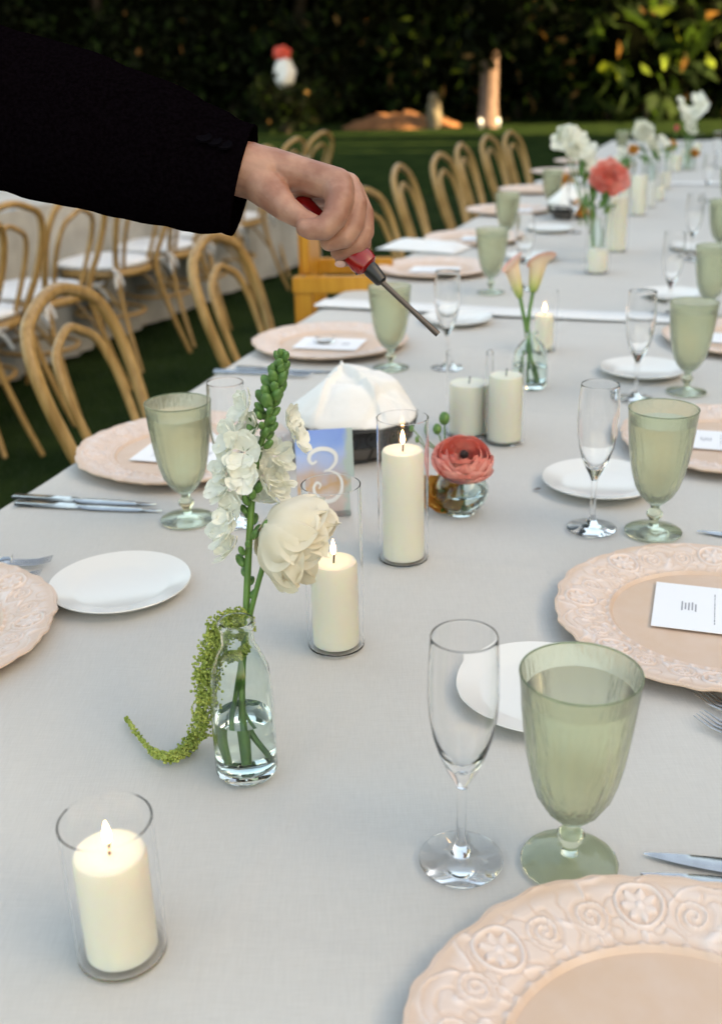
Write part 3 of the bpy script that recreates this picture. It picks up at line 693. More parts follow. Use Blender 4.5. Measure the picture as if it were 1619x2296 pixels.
# cards on chargers
def card(i, dx, dy, w, h, rz, lab, text=True, dz=.0068):
    c = charg[i]; p = Vector(c.location) + Vector((dx, dy, dz))
    t = thing('menu_card', lab, 'card', p, rz, 'printed cards lying on the chargers')
    me = box((-w / 2, -h / 2, 0), (w / 2, h / 2, .0006)); obj('card_sheet', me, M['paper'], t, smooth=False)
    if text:
        V, F = [], []
        def q(x0, y0, x1, y1):
            o_ = len(V); V.extend([(x0, y0, .0008), (x1, y0, .0008), (x1, y1, .0008), (x0, y1, .0008)]); F.append((o_, o_ + 1, o_ + 2, o_ + 3))
        r = random.Random(i)
        for k in range(5):                      # a small crest
            q(-w * .08 + r.uniform(-.003, .002), h * .30 - k * .0035, w * .08 + r.uniform(-.002, .003), h * .30 - k * .0035 + .0016)
        for ln in range(7):                     # illegible small print
            y = h * .08 - ln * h * .065; x = -w * r.uniform(.22, .36)
            while x < w * .3:
                L_ = r.uniform(.002, .007); q(x, y, x + L_, y + .0011); x += L_ + .0015
        obj('print', mesh('print', V, F), M['ink'], t, smooth=False)
card(1, .015, .01, .105, .15, R(72), 'white printed card on the charger right of the empty flute')
card(2, -.005, .0, .09, .13, R(72), 'white printed card on the charger behind the second right goblet')
card(3, 0, 0, .09, .13, R(72), 'white card on the charger at the right edge beside the third goblet')
card(5, .0, -.01, .10, .14, R(-105), 'white card on the charger below the nearest chair, behind the goblet')
card(6, .0, -.01, .10, .14, R(-105), 'white card on the charger left of the lighter tip')
card(7, .0, -.01, .10, .14, R(-105), 'white card on the charger under the red lighter')
card(8, .03, 0, .10, .14, R(-105), 'white card on the charger behind the white napkin')
card(9, .03, 0, .10, .14, R(-105), 'white card on the charger left of the tall far goblet')
p = Vector(charg[6].location) + Vector((-.01, .0, .0085))
t = thing('glass_favour', 'small round clear glass piece lying on the card left of the lighter tip', 'glass dish', p, group=None)
obj('dish', lathe([(0, 0), (.019, 0), (.021, .004), (.021, .011), (.0195, .011), (.019, .004), (0, .003)], 32), M['glass'], t)

# white bread plates
sp0 = small_plate(); f2 = [True]
for (px, py), lab in (((1213, 1548), 'nearest white bread plate, behind the empty flute and largest goblet'), ((271, 1312), 'white bread plate alone at left beside the fork'),
                      ((1345, 1080), 'white bread plate behind the second flute on the right'), ((1440, 830), 'white bread plate behind the third flute on the right'),
                      ((1505, 665), 'white bread plate in front of the fourth goblet on the right'), ((1550, 560), 'small looking white bread plate far right beyond the hem band'),
                      ((1025, 716), 'white bread plate at the lighter tip, behind a flute'), ((1190, 580), 'white bread plate right of the slender goblet'),
                      ((1232, 517), 'white bread plate left of the far candles'), ((1292, 447), 'white bread plate behind the second dark basket')):
    r = sp0 if f2[0] else copy_tree(sp0); f2[0] = False
    p = at(px, py, TABLE_Z + .008); p.z = zt(p); put(r, p, lab, 'white bread plates round the table')

# goblets
g0 = goblet(); f3 = [True]
def put_goblet(p, lab, s=1.0):
    r = g0 if f3[0] else copy_tree(g0); f3[0] = False; p.z = zt(p)
    return put(r, p, lab, 'frosted green goblets on the long table', random.random() * 6, s)
for (px, py), lab in (((1275, 1938), 'largest frosted green goblet, in front at lower right'), ((1463, 1196), 'second frosted green goblet along the right side'),
                      ((1537, 882), 'third frosted green goblet along the right side, beside a flute'), ((422, 1168), 'frosted green goblet on the left in front of the charger and knives'),
                      ((876, 828), 'frosted green goblet behind the napkin basket, under the lighter'), ((1100, 662), 'slender green goblet between the lighter and the calla lilies')):
    put_goblet(on(px, py), lab)
for (px, py), lab in (((1602, 556), 'fourth frosted green goblet along the right side'), ((1622, 452), 'fifth frosted green goblet at the right edge'), ((1640, 380), 'sixth frosted green goblet beyond the right edge'),
                      ((1138, 436), 'tall looking green goblet right behind the slender one'), ((1239, 384), 'green goblet left of the coral flower bunch'),
                      ((1322, 325), 'green goblet behind the white flower spikes'), ((1396, 297), 'green goblet left of the round white far bloom'), ((1436, 270), 'green goblet farthest back behind the round white bloom')):
    q = at(px, py, TABLE_Z + .163); put_goblet(q, lab)
# flutes
f0 = flute(); f4 = [True]
def put_flute(p, lab):
    r = f0 if f4[0] else copy_tree(f0); f4[0] = False; p.z = zt(p); return put(r, p, lab, 'clear champagne flutes on the long table')
for (px, py), lab in (((1033, 1932), 'nearest empty champagne flute left of the largest goblet'), ((1325, 1188), 'champagne flute left of the second right goblet')): put_flute(on(px, py), lab)
for (px, py), lab in (((1441, 655), 'champagne flute left of the third right goblet'), ((1513, 527), 'champagne flute left of the fourth right goblet'), ((1560, 440), 'far champagne flute left of the fifth right goblet'),
                      ((1003, 610), 'champagne flute at the lighter tip'), ((505, 860), 'champagne flute partly hidden by the white flower spike'), ((1178, 488), 'champagne flute behind the calla lilies'),
                      ((1290, 400), 'far champagne flute beside the coral flower'), ((1592, 350), 'champagne flute at the upper right edge'), ((1610, 300), 'farthest champagne flute at the right edge')):
    put_flute(at(px, py, TABLE_Z + .189), lab)

# candles
def candle(foot, top_py, glass_py, lit, label, glabel, white=False, pr=.0245, gr=.0295):
    p = on(*foot); z = height(p, top_py); h = height(p, glass_py) if glass_py else z + .05
    g_, c = hurricane(h, z, lit, white, pr, gr)
    put(g_, p, glabel, 'clear glass candle chimneys'); put(c, p + Vector((0, 0, .003)), label, 'cream pillar candles'); return p, z
candle((277, 2133), 1915, 1838, True, 'nearest lit cream pillar candle at lower left', 'clear glass chimney round the nearest candle at lower left', pr=.0237, gr=.0300)
candle((755, 1447), 1262, 1085, True, 'lit cream pillar candle just right of the cream flower', 'clear glass chimney round the candle beside the cream flower', pr=.0235, gr=.0290)
candle((905, 1253), 1012, 935, True, 'tallest lit cream pillar candle left of the coral flower', 'clear glass chimney round the tallest lit candle', pr=.0245, gr=.0300)
candle((1050, 972), 860, 790, False, 'wide unlit cream candle behind the coral flower, left of a pair', 'clear glass chimney round the left candle of the middle pair', pr=.031, gr=.037)
candle((1130, 990), 843, 790, False, 'unlit cream candle right of a pair behind the coral flower', 'clear glass chimney round the right candle of the middle pair', pr=.026, gr=.031)
candle((1217, 786), 708, 650, True, 'slim lit cream candle right of the calla lilies', 'clear glass chimney round the candle beside the calla lilies', pr=.019, gr=.026)
candle((1337, 616), 560, 462, False, 'short unlit cream candle under the coral flower bunch', 'clear glass chimney round the short candle under the coral bunch', pr=.0265, gr=.034)
candle((1381, 568), 443, 400, False, 'tall unlit cream candle right below the coral bloom', 'clear glass chimney round the tall candle below the coral bloom', pr=.026, gr=.031)
candle((1429, 486), 394, 360, False, 'tall unlit cream candle right of the coral bloom', 'clear glass chimney round the candle right of the coral bloom', pr=.026, gr=.031)
candle((1454, 468), 408, 370, False, 'whiter unlit candle, middle of the far row', 'clear glass chimney round the whiter candle of the far row', True, pr=.022, gr=.028)
candle((1488, 426), 386, 350, False, 'unlit cream candle right of the whiter one in the far row', 'clear glass chimney round the candle right of the whiter one', pr=.024, gr=.030)
candle((1512, 388), 350, 320, False, 'farthest unlit cream candle of the row', 'clear glass chimney round the farthest candle', pr=.028, gr=.034)

candle((1538, 372), 336, 310, False, 'small looking cream candle under the tall white far flowers', 'clear glass chimney round the candle under the tall white far flowers', pr=.025, gr=.031)
candle((1476, 452), 420, 385, False, 'low cream candle at the right of the whiter one, nearer than the far row', 'clear glass chimney round the low candle of the far row', pr=.020, gr=.026)
candle((1402, 452), 398, 368, False, 'cream candle between the coral bloom and the round white bloom', 'clear glass chimney round the candle between the coral and the white bloom', pr=.022, gr=.028)
candle((1560, 350), 322, 300, False, 'cream candle at the far end right of the tall white flowers', 'clear glass chimney round the candle at the far end', pr=.025, gr=.031)

# ================================================================= CUTLERY
def knife_mesh():
    n_ = 30; v, f = [], []
    for i in range(n_ + 1):
        t_ = i / n_; x = t_ * .235
        if t_ < .45: w_, h_ = .0055 + .0035 * (1 - t_ / .45) ** .6, .0032
        else: w_, h_ = .0085 * (1 - ((t_ - .45) / .55) ** 3.5) + .0004 if t_ > .5 else .0055 + .003 * (t_ - .45) / .05, .0011
        for (yy, zz) in ((-w_, .0), (-w_ * .8, h_), (w_ * .5, h_), (w_, .0)): v.append((x, yy, zz + .0004))
    for i in range(n_):
        for k in range(4): f.append((i * 4 + k, (i + 1) * 4 + k, (i + 1) * 4 + (k + 1) % 4, i * 4 + (k + 1) % 4))
    f += [(0, 1, 2, 3), tuple(n_ * 4 + k for k in (3, 2, 1, 0))]
    return mesh('knife', v, f)
def fork():
    root = thing('fork', 'x', 'fork')
    pts = [(0, 0, .002), (.05, 0, .003), (.10, 0, .004), (.14, 0, .007), (.155, 0, .006)]
    v, f = tube_data(smooth_path(pts, 20), [.0055] * 4 + [.004] * 8 + [.003] * 4 + [.006] * 4 + [.0105], 8, flat=.35)
    obj('handle', mesh('h', v, f), M['steel'], root)
    for k in range(4):
        y = -.0078 + k * .0052
        obj('tine', tube([(.151, y * .75, .0062), (.168, y, .004), (.185, y, .0035), (.203, y * .95, .0075)], [.0015, .0013, .0012, .0005], 6), M['steel'], root)
    return root
km = knife_mesh()
def put_knife(p0, p1, lab, rot=0):
    a_, b_ = on(*p0), on(*p1); d = b_ - a_; a_ = b_ - d.normalized() * .212; a_.z = zt(b_)
    o = obj('table_knife', km, M['steel']); o.scale = (.9, 1, 1); o.location = a_ + Vector((0, 0, .0005)); o.rotation_euler = (0, 0, math.atan2(d.y, d.x))
    return tag(o, lab, 'knife', 'steel knives beside the plates')
put_knife((42, 1118), (352, 1136), 'upper of two steel knives left of the green goblet')
put_knife((60, 1134), (366, 1150), 'lower of two steel knives left of the green goblet')
put_knife((1750, 1965), (1440, 1922), 'steel knife with broad blade at lower right behind the largest charger')
put_knife((1760, 2005), (1433, 1968), 'dark reflecting steel knife just above the largest charger')
put_knife((1800, 1222), (1560, 1196), 'steel knife at the right edge right of the second goblet')
put_knife((540, 828), (760, 838), 'steel knife below the charger left of the lighter tip')
fk = fork(); ff = [True]
def put_fork(p0, p1, lab):
    a_, b_ = on(*p0), on(*p1); d = b_ - a_; a_ = b_ - d.normalized() * .203; a_.z = zt(b_); r = fk if ff[0] else copy_tree(fk); ff[0] = False
    put(r, a_, lab, 'steel forks beside the plates', math.atan2(d.y, d.x)); return r
put_fork((-260, 1290), (120, 1268), 'upper steel fork at the left edge above the white plate')
put_fork((-240, 1318), (95, 1300), 'lower steel fork at the left edge touching the charger')
put_fork((1880, 1720), (1562, 1568), 'upper steel fork at the right edge below the charger')
put_fork((1880, 1770), (1562, 1618), 'lower steel fork at the right edge, tines overlapping the other')
put_fork((500, 838), (700, 848), 'steel fork below the charger behind the white flower spike')

# ================================================================= VASES AND FLOWERS
def petal_patch(prof, phi, dphi, seed=0, ruffle=.05, nt=7, ns=8, tipcut=.35, thick=0, even=True):
    v, f = [], []; r = random.Random(seed); ph = r.random() * 9
    for i in range(nt + 1):
        t_ = math.sin(i / nt * math.pi / 2) ** .9 if i < nt else 1.0; r_, z_ = prof(t_)
        for j in range(ns + 1):
            s = j / ns * 2 - 1
            wid_ = (.40 + .60 * math.sin(math.pi * min(1, t_ / .6) * .5)) * (1 if t_ < .6 else max(0, 1 - ((t_ - .6) / .4) ** 2.4) ** .5)
            tt = t_ * (1 - tipcut * abs(s) ** 2.6); rr, zz = prof(tt)
            wv = ruffle * t_ * (math.sin(s * 7 + ph) + .6 * math.sin(s * 13 + ph * 2)); zz *= 1 + .8 * ruffle * t_ * math.sin(s * 8 + ph * 3)
            p_ = phi + dphi * s * wid_
            v.append(((rr * (1 + wv)) * math.cos(p_), (rr * (1 + wv)) * math.sin(p_), zz + rr * wv * .8))
    for i in range(nt):
        for j in range(ns): a_ = i * (ns + 1) + j; f.append((a_, a_ + 1, a_ + ns + 2, a_ + ns + 1))
    return v, f
def orient(o, d):
    o.rotation_mode = 'QUATERNION'; o.rotation_quaternion = Vector(d).to_track_quat('Z', 'Y')
def bloom(root, loc, axis, rings, material, centre=None, seed=0, ruffle=.05, calyx=True, joined=False, tipcut=.35, jitter=0.0):
    """a many-petalled head; rings = [(count, rmax, zbase, ztop, curl, dphi)]"""
    hd_ = obj('flower_head', lathe([(0, -.004), (.004, -.003), (.0065, 0), (.005, .005), (0, .006)], 12), centre or M['bud'], root)
    hd_.location = loc; orient(hd_, axis)
    rr = random.Random(seed); V, F = [], []
    for ri, (cnt, rm, z0, z1, curl, dphi) in enumerate(rings):
        for k in range(cnt):
            j = rr.uniform(.9, 1.1); off = rr.uniform(-.25, .25)
            def prof(t_, rm=rm * j, z0=z0, z1=z1 * rr.uniform(.95, 1.05), curl=curl):
                return (.003 + (rm - .003) * math.sin(min(1, t_ * 1.0) * math.pi / 2) ** .8 * (1 - curl * 1.3 * max(0, t_ - .5)), z0 + (z1 - z0) * t_ ** 1.4)
            v, f = petal_patch(prof, 2 * math.pi * (k + off) / cnt + ri * .7, dphi * 1.12, seed * 99 + ri * 17 + k, ruffle, 11, 9, tipcut)
            if joined: o_ = len(V); V += v; F += [tuple(i + o_ for i in q) for q in f]
            else: obj('petal', mesh('petal', v, f), material, hd_).rotation_euler = (rr.uniform(-jitter, jitter), rr.uniform(-jitter, jitter), 0)
    if joined: obj('petals', mesh('petals', V, F), material, hd_)
    return hd_
RAN = [(4, .007, 0, .022, .5, 1.0), (5, .012, 0, .026, .45, .95), (6, .018, 0, .030, .35, .8), (7, .025, 0, .031, .25, .7), (8, .032, -.001, .029, .15, .62), (8, .039, -.002, .024, .05, .6), (9, .045, -.003, .015, 0, .55), (8, .047, -.004, .005, 0, .55)]

# --- bottle vase near
bp = on(555, 1730); bh = height(bp, 1392)
t = thing('bottle_vase', 'narrow clear glass bottle vase holding the tall white and cream flowers', 'vase', bp)
R_ = .0262
out = [(.0, 0), (R_ - .003, 0), (R_, .004), (R_, bh * .30), (R_ * .985, bh * .55), (R_ * .9, bh * .70), (R_ * .68, bh * .80), (R_ * .53, bh * .86), (R_ * .50, bh * .95), (R_ * .56, bh * .965), (R_ * .58, bh * .985), (R_ * .54, bh)]
inn = [(R_ * .46, bh), (R_ * .42, bh * .97), (R_ * .42, bh * .87), (R_ * .60, bh * .80), (R_ * .82, bh * .70), (R_ * .91, bh * .55), (R_ * .925, bh * .30), (R_ * .92, .010), (R_ * .7, .006), (0, .0055)]
obj('bottle', lathe(out + inn, 64), M['glass_aqua'], t)
wl = height(bp, 1602)
obj('water', lathe([(0, .0062), (R_ * .68, .0066), (R_ * .905, .0106), (R_ * .915, bh * .30), (R_ * .905, wl * .98), (R_ * .9, wl), (0, wl)], 48), M['water'], t)

def L(root, p): return Vector(p) - Vector(root.location)
# tall white stock
fb = bp + Vector((0, 0, .012))
t = thing('white_stock_flower', 'tall white flower spike with green bud tip in the bottle vase', 'flower', fb)
pts = [fb, beside(543, 1560, bp), beside(551, 1400, bp), beside(560, 1200, bp), beside(572, 1060, bp), beside(598, 950, bp), beside(622, 860, bp), beside(635, 790, bp)]
obj('stem', tube([L(t, p) for p in smooth_path(pts, 56)], [.0030 if i < 30 else .0030 - .0016 * (i - 30) / 27 for i in range(len(smooth_path(pts, 56)))], 10), M['stem'], t)
def floret_mesh(seed, n_=5, R0=.021):
    V, F = [], []; r = random.Random(seed)
    for lay in range(2):
        for k in range(n_ - lay):
            rm = R0 * (1 - .26 * lay) * r.uniform(.85, 1.1); zt_ = .006 + .004 * lay + r.uniform(-.002, .003)
            v, f = petal_patch(lambda t_: (.001 + rm * math.sin(t_ * math.pi / 2), zt_ * t_ ** 1.2), 2 * math.pi * (k + r.uniform(-.2, .2)) / (n_ - lay) + lay, .66, seed * 7 + k + lay * 13, .13, 10, 10, .06)
            o_ = len(V); V += v; F += [tuple(i + o_ for i in q) for q in f]
    return mesh('floret', V, F)
flo = [floret_mesh(i) for i in range(5)]
fpos = [(520, 985, 0), (548, 1015, -.012), (506, 1045, .006), (545, 1072, -.014), (502, 1090, 0), (595, 1062, .006), (622, 1022, .010), (606, 1098, .004), (552, 922, .004), (650, 945, .006),
        (664, 985, .012), (520, 1148, -.006), (507, 1190, 0), (515, 1235, .004), (532, 1128, .01), (575, 1120, .012), (590, 1010, .012), (570, 960, -.004), (628, 1075, .014)]
rr = random.Random(3)
for i, (px, py, o_) in enumerate(fpos):
    p = beside(px, py, bp, o_); ax_ = beside(560 + (py - 1200) * -.25 * (1 if py < 1000 else .4), py + 10, bp)
    d = (p - ax_).normalized() + (-fwd) * .8 + Vector((rr.uniform(-.4, .4), rr.uniform(-.3, .3), rr.uniform(-.2, .5)))
    q = obj('floret', flo[i % 5], M['stock'], t); q.location = L(t, p); orient(q, d); s = rr.uniform(.58, .88); q.scale = (s, s, s)
budm = ico(1, 2, (.0042, .0042, .0068))
for i in range(110):
    u = (i / 109) ** .8; py = 1330 - 540 * u ** 1.0
    if py > 1010 and i % 3: continue
    if py > 1000: sx = 560 + (1200 - py) * .07; rad_ = 17
    else: sx = 575 + (1000 - py) * .29; rad_ = 30 - 20 * (1000 - py) / 210
    a_ = i * 2.4; p = beside(sx + rad_ * math.cos(a_), py + rr.uniform(-6, 6), bp, .012 * math.sin(a_))
    c0 = beside(sx, py + 26, bp); b_ = obj('bud', budm, M['pale_bud'] if i % 9 == 4 else M['bud'], t); b_.location = L(t, p); orient(b_, p - c0)
    s = (.8 if py > 900 else 1.15 - .5 * (880 - py) / 100 * (py < 880)) * rr.uniform(.8, 1.15); b_.scale = (s, s, s * 1.1)
leafm = lambda Ln, W: (lambda v: mesh('leaf', v[0], v[1]))(petal_patch(lambda t_: (Ln * t_, .15 * Ln * t_ * (1 - t_)), 0, W, 1, .03, 6, 4))
# cream bloom
t = thing('cream_flower', 'large drooping cream flower beside the white spike in the bottle vase', 'flower', bp + Vector((.004, 0, .012)))
hc = beside(648, 1205, bp, -.012)
pts = [bp + Vector((-.010, 0, .012)), beside(523, 1600, bp), beside(557, 1400, bp, -.004), beside(590, 1270, bp, -.006), beside(612, 1205, bp, -.006)]
obj('stem', tube([L(t, p) for p in smooth_path(pts, 30)], .0023, 8), M['stem'], t)
fa = (beside(745, 1262, bp, .005) - hc).normalized()
bloom(t, L(t, hc - fa * .022), fa, [(5, .014, 0, .040, .3, 1.2), (6, .021, 0, .048, .2, 1.1), (7, .027, 0, .052, .1, 1.0), (8, .032, 0, .051, .0, .85), (8, .036, -.001, .046, -.05, .8), (8, .038, -.002, .039, -.1, .75), (8, .037, -.003, .030, -.1, .7)], M['cream'], seed=5, ruffle=.10, tipcut=.06, jitter=.24).scale = (.90, .90, .92)
# amaranthus
t = thing('amaranthus', 'drooping lime green amaranthus tassel curling from the bottle mouth onto the cloth', 'flower', bp + Vector((.002, .004, .012)))
cl_ = beside(540, 1385, bp, -.004)
floor_pts = [beside(500, 1400, bp, -.018), beside(478, 1450, bp, -.02), beside(462, 1520, bp, -.02), beside(462, 1580, bp, -.02)]
g1, g2, g3, g4 = (at(440, 1650, TABLE_Z + .012), at(395, 1695, TABLE_Z + .010), at(340, 1682, TABLE_Z + .009), at(285, 1612, TABLE_Z + .006))
pth = smooth_path([cl_ + Vector((.004, 0, -.012)), cl_] + floor_pts + [g1, g2, g3, g4], 90)
ra = [max(.0016, 0.0110 * math.sin(math.pi * min(1, .16 + .9 * i / len(pth))) ** .8) for i in range(len(pth))]
V, F = [], []; base = ico(1, 1); bv = np.array([p.co[:] for p in base.vertices]); bf = np.array([list(p.vertices) for p in base.polygons])
r2 = np.random.default_rng(3); VV, FF = [], []; cnt = 0
for i, p in enumerate(pth):
    wob = 1 + .35 * math.sin(i * .9) 
    for k in range(int(16 + ra[i] * 3200)):
        d = r2.normal(size=3); d /= np.linalg.norm(d); q = np.array(L(t, p)) + d * ra[i] * wob * r2.uniform(.5, 1.0) + r2.normal(size=3) * .0006
        if q[2] + t.location.z < TABLE_Z + .0035: q[2] = TABLE_Z + .0035 - t.location.z
        VV.append(bv * r2.uniform(.0008, .0016) + q); FF.append(bf + cnt * len(bv)); cnt += 1
o = obj('tassel', fast_mesh('tassel', np.concatenate(VV), np.concatenate(FF)), M['amaranth'], t); o['kind'] = 'stuff'
pts = [bp + Vector((.012, .004, .014)), beside(548, 1600, bp, .002), beside(548, 1440, bp), cl_]
obj('stem', tube([L(t, p) for p in smooth_path(pts, 24)], .0016, 8), M['stem'], t)
p2 = smooth_path([beside(560, 1440, bp, -.008), beside(535, 1465, bp, -.014), beside(505, 1470, bp, -.014)], 10)
VV, FF, cnt = [], [], 0
for p in p2:
    for k in range(40):
        d = r2.normal(size=3); d /= np.linalg.norm(d); q = np.array(L(t, p)) + d * .0062 * r2.uniform(.4, 1); VV.append(bv * r2.uniform(.0008, .0015) + q); FF.append(bf + cnt * len(bv)); cnt += 1
o = obj('side_tassel', fast_mesh('tassel', np.concatenate(VV), np.concatenate(FF)), M['amaranth'], t); o['kind'] = 'stuff'

# --- round bud vase with coral bloom
def round_vase(foot, h, r, label, water=True):
    t = thing('bud_vase', label, 'vase', foot)
    out = [(0, 0), (r * .55, 0)] + [(r * math.sin(q), h * .42 - h * .42 * math.cos(q)) for q in [math.pi * k / 12 for k in range(3, 10)]] + [(r * .42, h * .86), (r * .40, h * .95), (r * .46, h)]
    inn = [(r * .41, h), (r * .35, h * .95), (r * .37, h * .86)] + [((r - .002) * math.sin(q), h * .42 - (h * .42 - .0015) * math.cos(q)) for q in [math.pi * k / 12 for k in range(9, 2, -1)]] + [(r * .5, .005), (0, .005)]
    obj('vase_body', lathe(out + inn, 48), M['glass_aqua'], t)
    if water:
        w_ = [((r - .0024) * math.sin(q), h * .42 - (h * .42 - .002) * math.cos(q)) for q in [math.pi * k / 12 for k in range(3, 7)]]
        obj('water', lathe([(0, .0055), (r * .5, .0055)] + w_ + [(0, h * .43)], 40), M['water'], t)
    return t
vp = on(1032, 1150); round_vase(vp, .072, .037, 'round clear glass bud vase under the coral bloom')
t = thing('coral_ranunculus', 'big coral pink ranunculus bloom in the round bud vase', 'flower', vp + Vector((0, 0, .008)))
hc = beside(1037, 1042, vp, -.006)
for dx in (-.012, ):
    obj('stem', tube([L(t, p) for p in smooth_path([vp + Vector((.004, 0, .008)), beside(1035, 1110, vp), hc], 14)], .0026, 8), M['stem'], t)
fa = (Vector((.05, -.30, .95)) + -fwd * .15).normalized()
bloom(t, L(t, hc), fa, [(5, .019, .001, .0225, .75, 1.25), (5, .023, 0, .025, .65, 1.2), (6, .028, 0, .0268, .6, 1.1), (6, .033, -.001, .0272, .55, 1.1), (7, .038, -.002, .0265, .5, 1.0), (7, .042, -.003, .024, .45, .95), (8, .045, -.004, .020, .4, .9), (8, .047, -.005, .014, .3, .85)], M['coral'], M['dark'], 8, .012, tipcut=.25)
o = obj('flower_eye', ico(1, 2, (.0062, .0062, .006)), M['dark'], t); o.location = L(t, hc + fa * .0185)
t = thing('green_bud_sprig', 'pair of small green buds on thin stems behind the coral bloom', 'flower', vp + Vector((.01, .004, .008)))
for (px, py, s) in ((996, 938, 1.15), (980, 962, .95), (925, 960, .6), (940, 985, .6)):
    e_ = beside(px, py, vp, .02)
    obj('stem', tube([L(t, p) for p in smooth_path([vp + Vector((.012, .006, .008)), beside(1015, 1100, vp, .004), beside(1000, 1030, vp, .02), e_], 16)], .0010, 6), M['stem'], t)
    b_ = obj('bud', ico(1, 2, (.0065 * s, .0065 * s, .0085 * s)), M['bud'], t); b_.location = L(t, e_)
t = thing('orange_ranunculus', 'orange yellow flower half hidden between the tallest lit candle and the round bud vase', 'flower', on(992, 1158))
hc = beside(988, 1110, on(992, 1158), .01)
obj('stem', tube([L(t, p) for p in (on(992, 1158) + Vector((0, 0, .003)), hc)], .002, 8), M['stem'], t)
bloom(t, L(t, hc), (.1, -.6, .6), [(5, .010, 0, .018, .4, .9), (6, .018, 0, .022, .2, .8), (7, .025, -.002, .016, 0, .6), (7, .028, -.004, .006, 0, .6)], M['orange'], None, 12, .06, joined=True)

# --- calla lilies
cp = on(1187, 868); ch_ = height(cp, 752)
t = thing('bottle_vase', 'round shouldered clear bottle vase holding two calla lilies', 'vase', cp)
r = .031
obj('bottle', lathe([(0, 0), (r * .9, 0), (r, .006), (r * 1.02, ch_ * .45), (r * .95, ch_ * .65), (r * .7, ch_ * .82), (r * .38, ch_ * .93), (r * .32, ch_ * 1.0), (r * .38, ch_ * 1.06), (r * .30, ch_ * 1.065), (r * .26, ch_ * 1.0), (r * .32, ch_ * .93), (r * .63, ch_ * .80), (r * .87, ch_ * .64),
                     (r * .94, ch_ * .45), (r * .92, .012), (r * .7, .006), (0, .006)], 48), M['glass_aqua'], t)
obj('water', lathe([(0, .0065), (r * .7, .0068), (r * .91, .0124), (r * .93, ch_ * .42), (0, ch_ * .42)], 40), M['water'], t)
def calla(label, base, mid, topc, tilt, s, foot, swirl=0):
    t = thing('calla_lily', label, 'flower', foot)
    pth = smooth_path([foot] + mid + [base], 24)
    obj('stem', tube([L(t, p) for p in pth], .0036, 10), M['stem'], t)
    V, F = [], []; nt_, na_ = 14, 28; H = (topc - base).length
    for i in range(nt_ + 1):
        u = i / nt_
        for k in range(na_ + 1):
            a_ = 2 * math.pi * 1.08 * k / na_ - .08; lip = .5 + .5 * math.cos(a_ - math.pi)
            rr_ = s * (.24 + .50 * u ** .6 + .75 * max(0, u - .70) ** 1.4 * 2.6 * (.4 + 1.0 * lip)) * (1 + .06 * k / na_)
            zz = H * u * (1 - .20 * u + .42 * u * lip) - .35 * s * max(0, u - .85) * 6 * (1 - lip * .2)
            V.append((rr_ * math.cos(a_), rr_ * math.sin(a_), zz))
    for i in range(nt_):
        for k in range(na_): q = i * (na_ + 1) + k; F.append((q, q + 1, q + na_ + 2, q + na_ + 1))
    me = mesh('spathe', V, F); at_ = me.attributes.new('h', 'FLOAT', 'POINT'); at_.data.foreach_set('value', np.array([i // (na_ + 1) / nt_ for i in range(len(V))], dtype=np.float32))
    sp_ = obj('spathe', me, M['calla'], t); sp_.location = L(t, base); orient(sp_, (topc - base) + tilt)
    obj('spadix', tube([(0, 0, H * .15), (0, 0, H * .7)], [.0025, .002], 8), M['pale_bud'], sp_)
Mq = translucent(mat('calla_petal', rough=.45), (.8, .6, .4), .25); M['calla'] = Mq
n, l, b = nodes(Mq); a1 = n.new('ShaderNodeAttribute'); a1.attribute_name = 'h'; rp = n.new('ShaderNodeValToRGB')
rp.color_ramp.elements[0].position = 0; rp.color_ramp.elements[0].color = (.25, .40, .08, 1); rp.color_ramp.elements[1].position = 1; rp.color_ramp.elements[1].color = (.80, .28, .24, 1)
for ps, co in ((.25, (.62, .62, .25, 1)), (.5, (.76, .62, .38, 1)), (.8, (.80, .58, .42, 1))):
    e_ = rp.color_ramp.elements.new(ps); e_.color = co
l.new(a1.outputs['Fac'], rp.inputs[0]); l.new(rp.outputs[0], b.inputs['Base Color'])
calla('calla lily on the right of two, pale green throat and pink lip', beside(1194, 655, cp), [beside(1183, 745, cp)], beside(1206, 575, cp), Vector((.004, 0, 0)), .0225, cp + Vector((.010, 0, .01)))
calla('calla lily on the left of two, peach coloured and turned away', beside(1166, 668, cp, .004), [beside(1180, 750, cp)], beside(1148, 582, cp, .004), Vector((-.004, 0, 0)), .020, cp + Vector((-.004, .004, .01)))

# --- far bunches
def tallvase(px, py, top, r, label):
    p = on(px, py); h = height(p, top); t = thing('bottle_vase', label, 'vase', p)
    obj('bottle', lathe([(0, 0), (r, 0), (r, h * .6), (r * .55, h * .8), (r * .5, h), (r * .44, h), (r * .48, h * .8), (r * .9, h * .6), (r * .9, .006), (0, .006)], 32), M['glass_aqua'], t)
    return p, h
def spray(label, foot, heads, material, seed, size=1.0):
    t = thing('white_flower_spray' if material is M['stock'] else 'small_flower', label, 'flower', foot)
    V = []
    for i, (px, py, s) in enumerate(heads):
        e_ = beside(px, py, foot); obj('stem', tube([L(t, p) for p in smooth_path([foot + Vector((0, 0, .008)), (foot + Vector((0, 0, .008))).lerp(e_, .5) + Vector((.004 * math.sin(i * 2), 0, .012)), e_], 12)], .0018, 6), M['stem'], t)
        o = obj('flower_head', flo[i % 5], material, t); o.location = L(t, e_); orient(o, Vector((rr.uniform(-.6, .6), -.7, .6))); o.scale = (s, s, s)
    return t
def leaves(t, foot, spots, s=.03):
    for i, (px, py) in enumerate(spots):
        o = obj('leaf', leafm(s, .5), M['stem'], t); o.location = L(t, beside(px, py, foot)); o.rotation_euler = (rr.uniform(-1, 1), rr.uniform(-1.4, -.3), rr.uniform(0, 6))
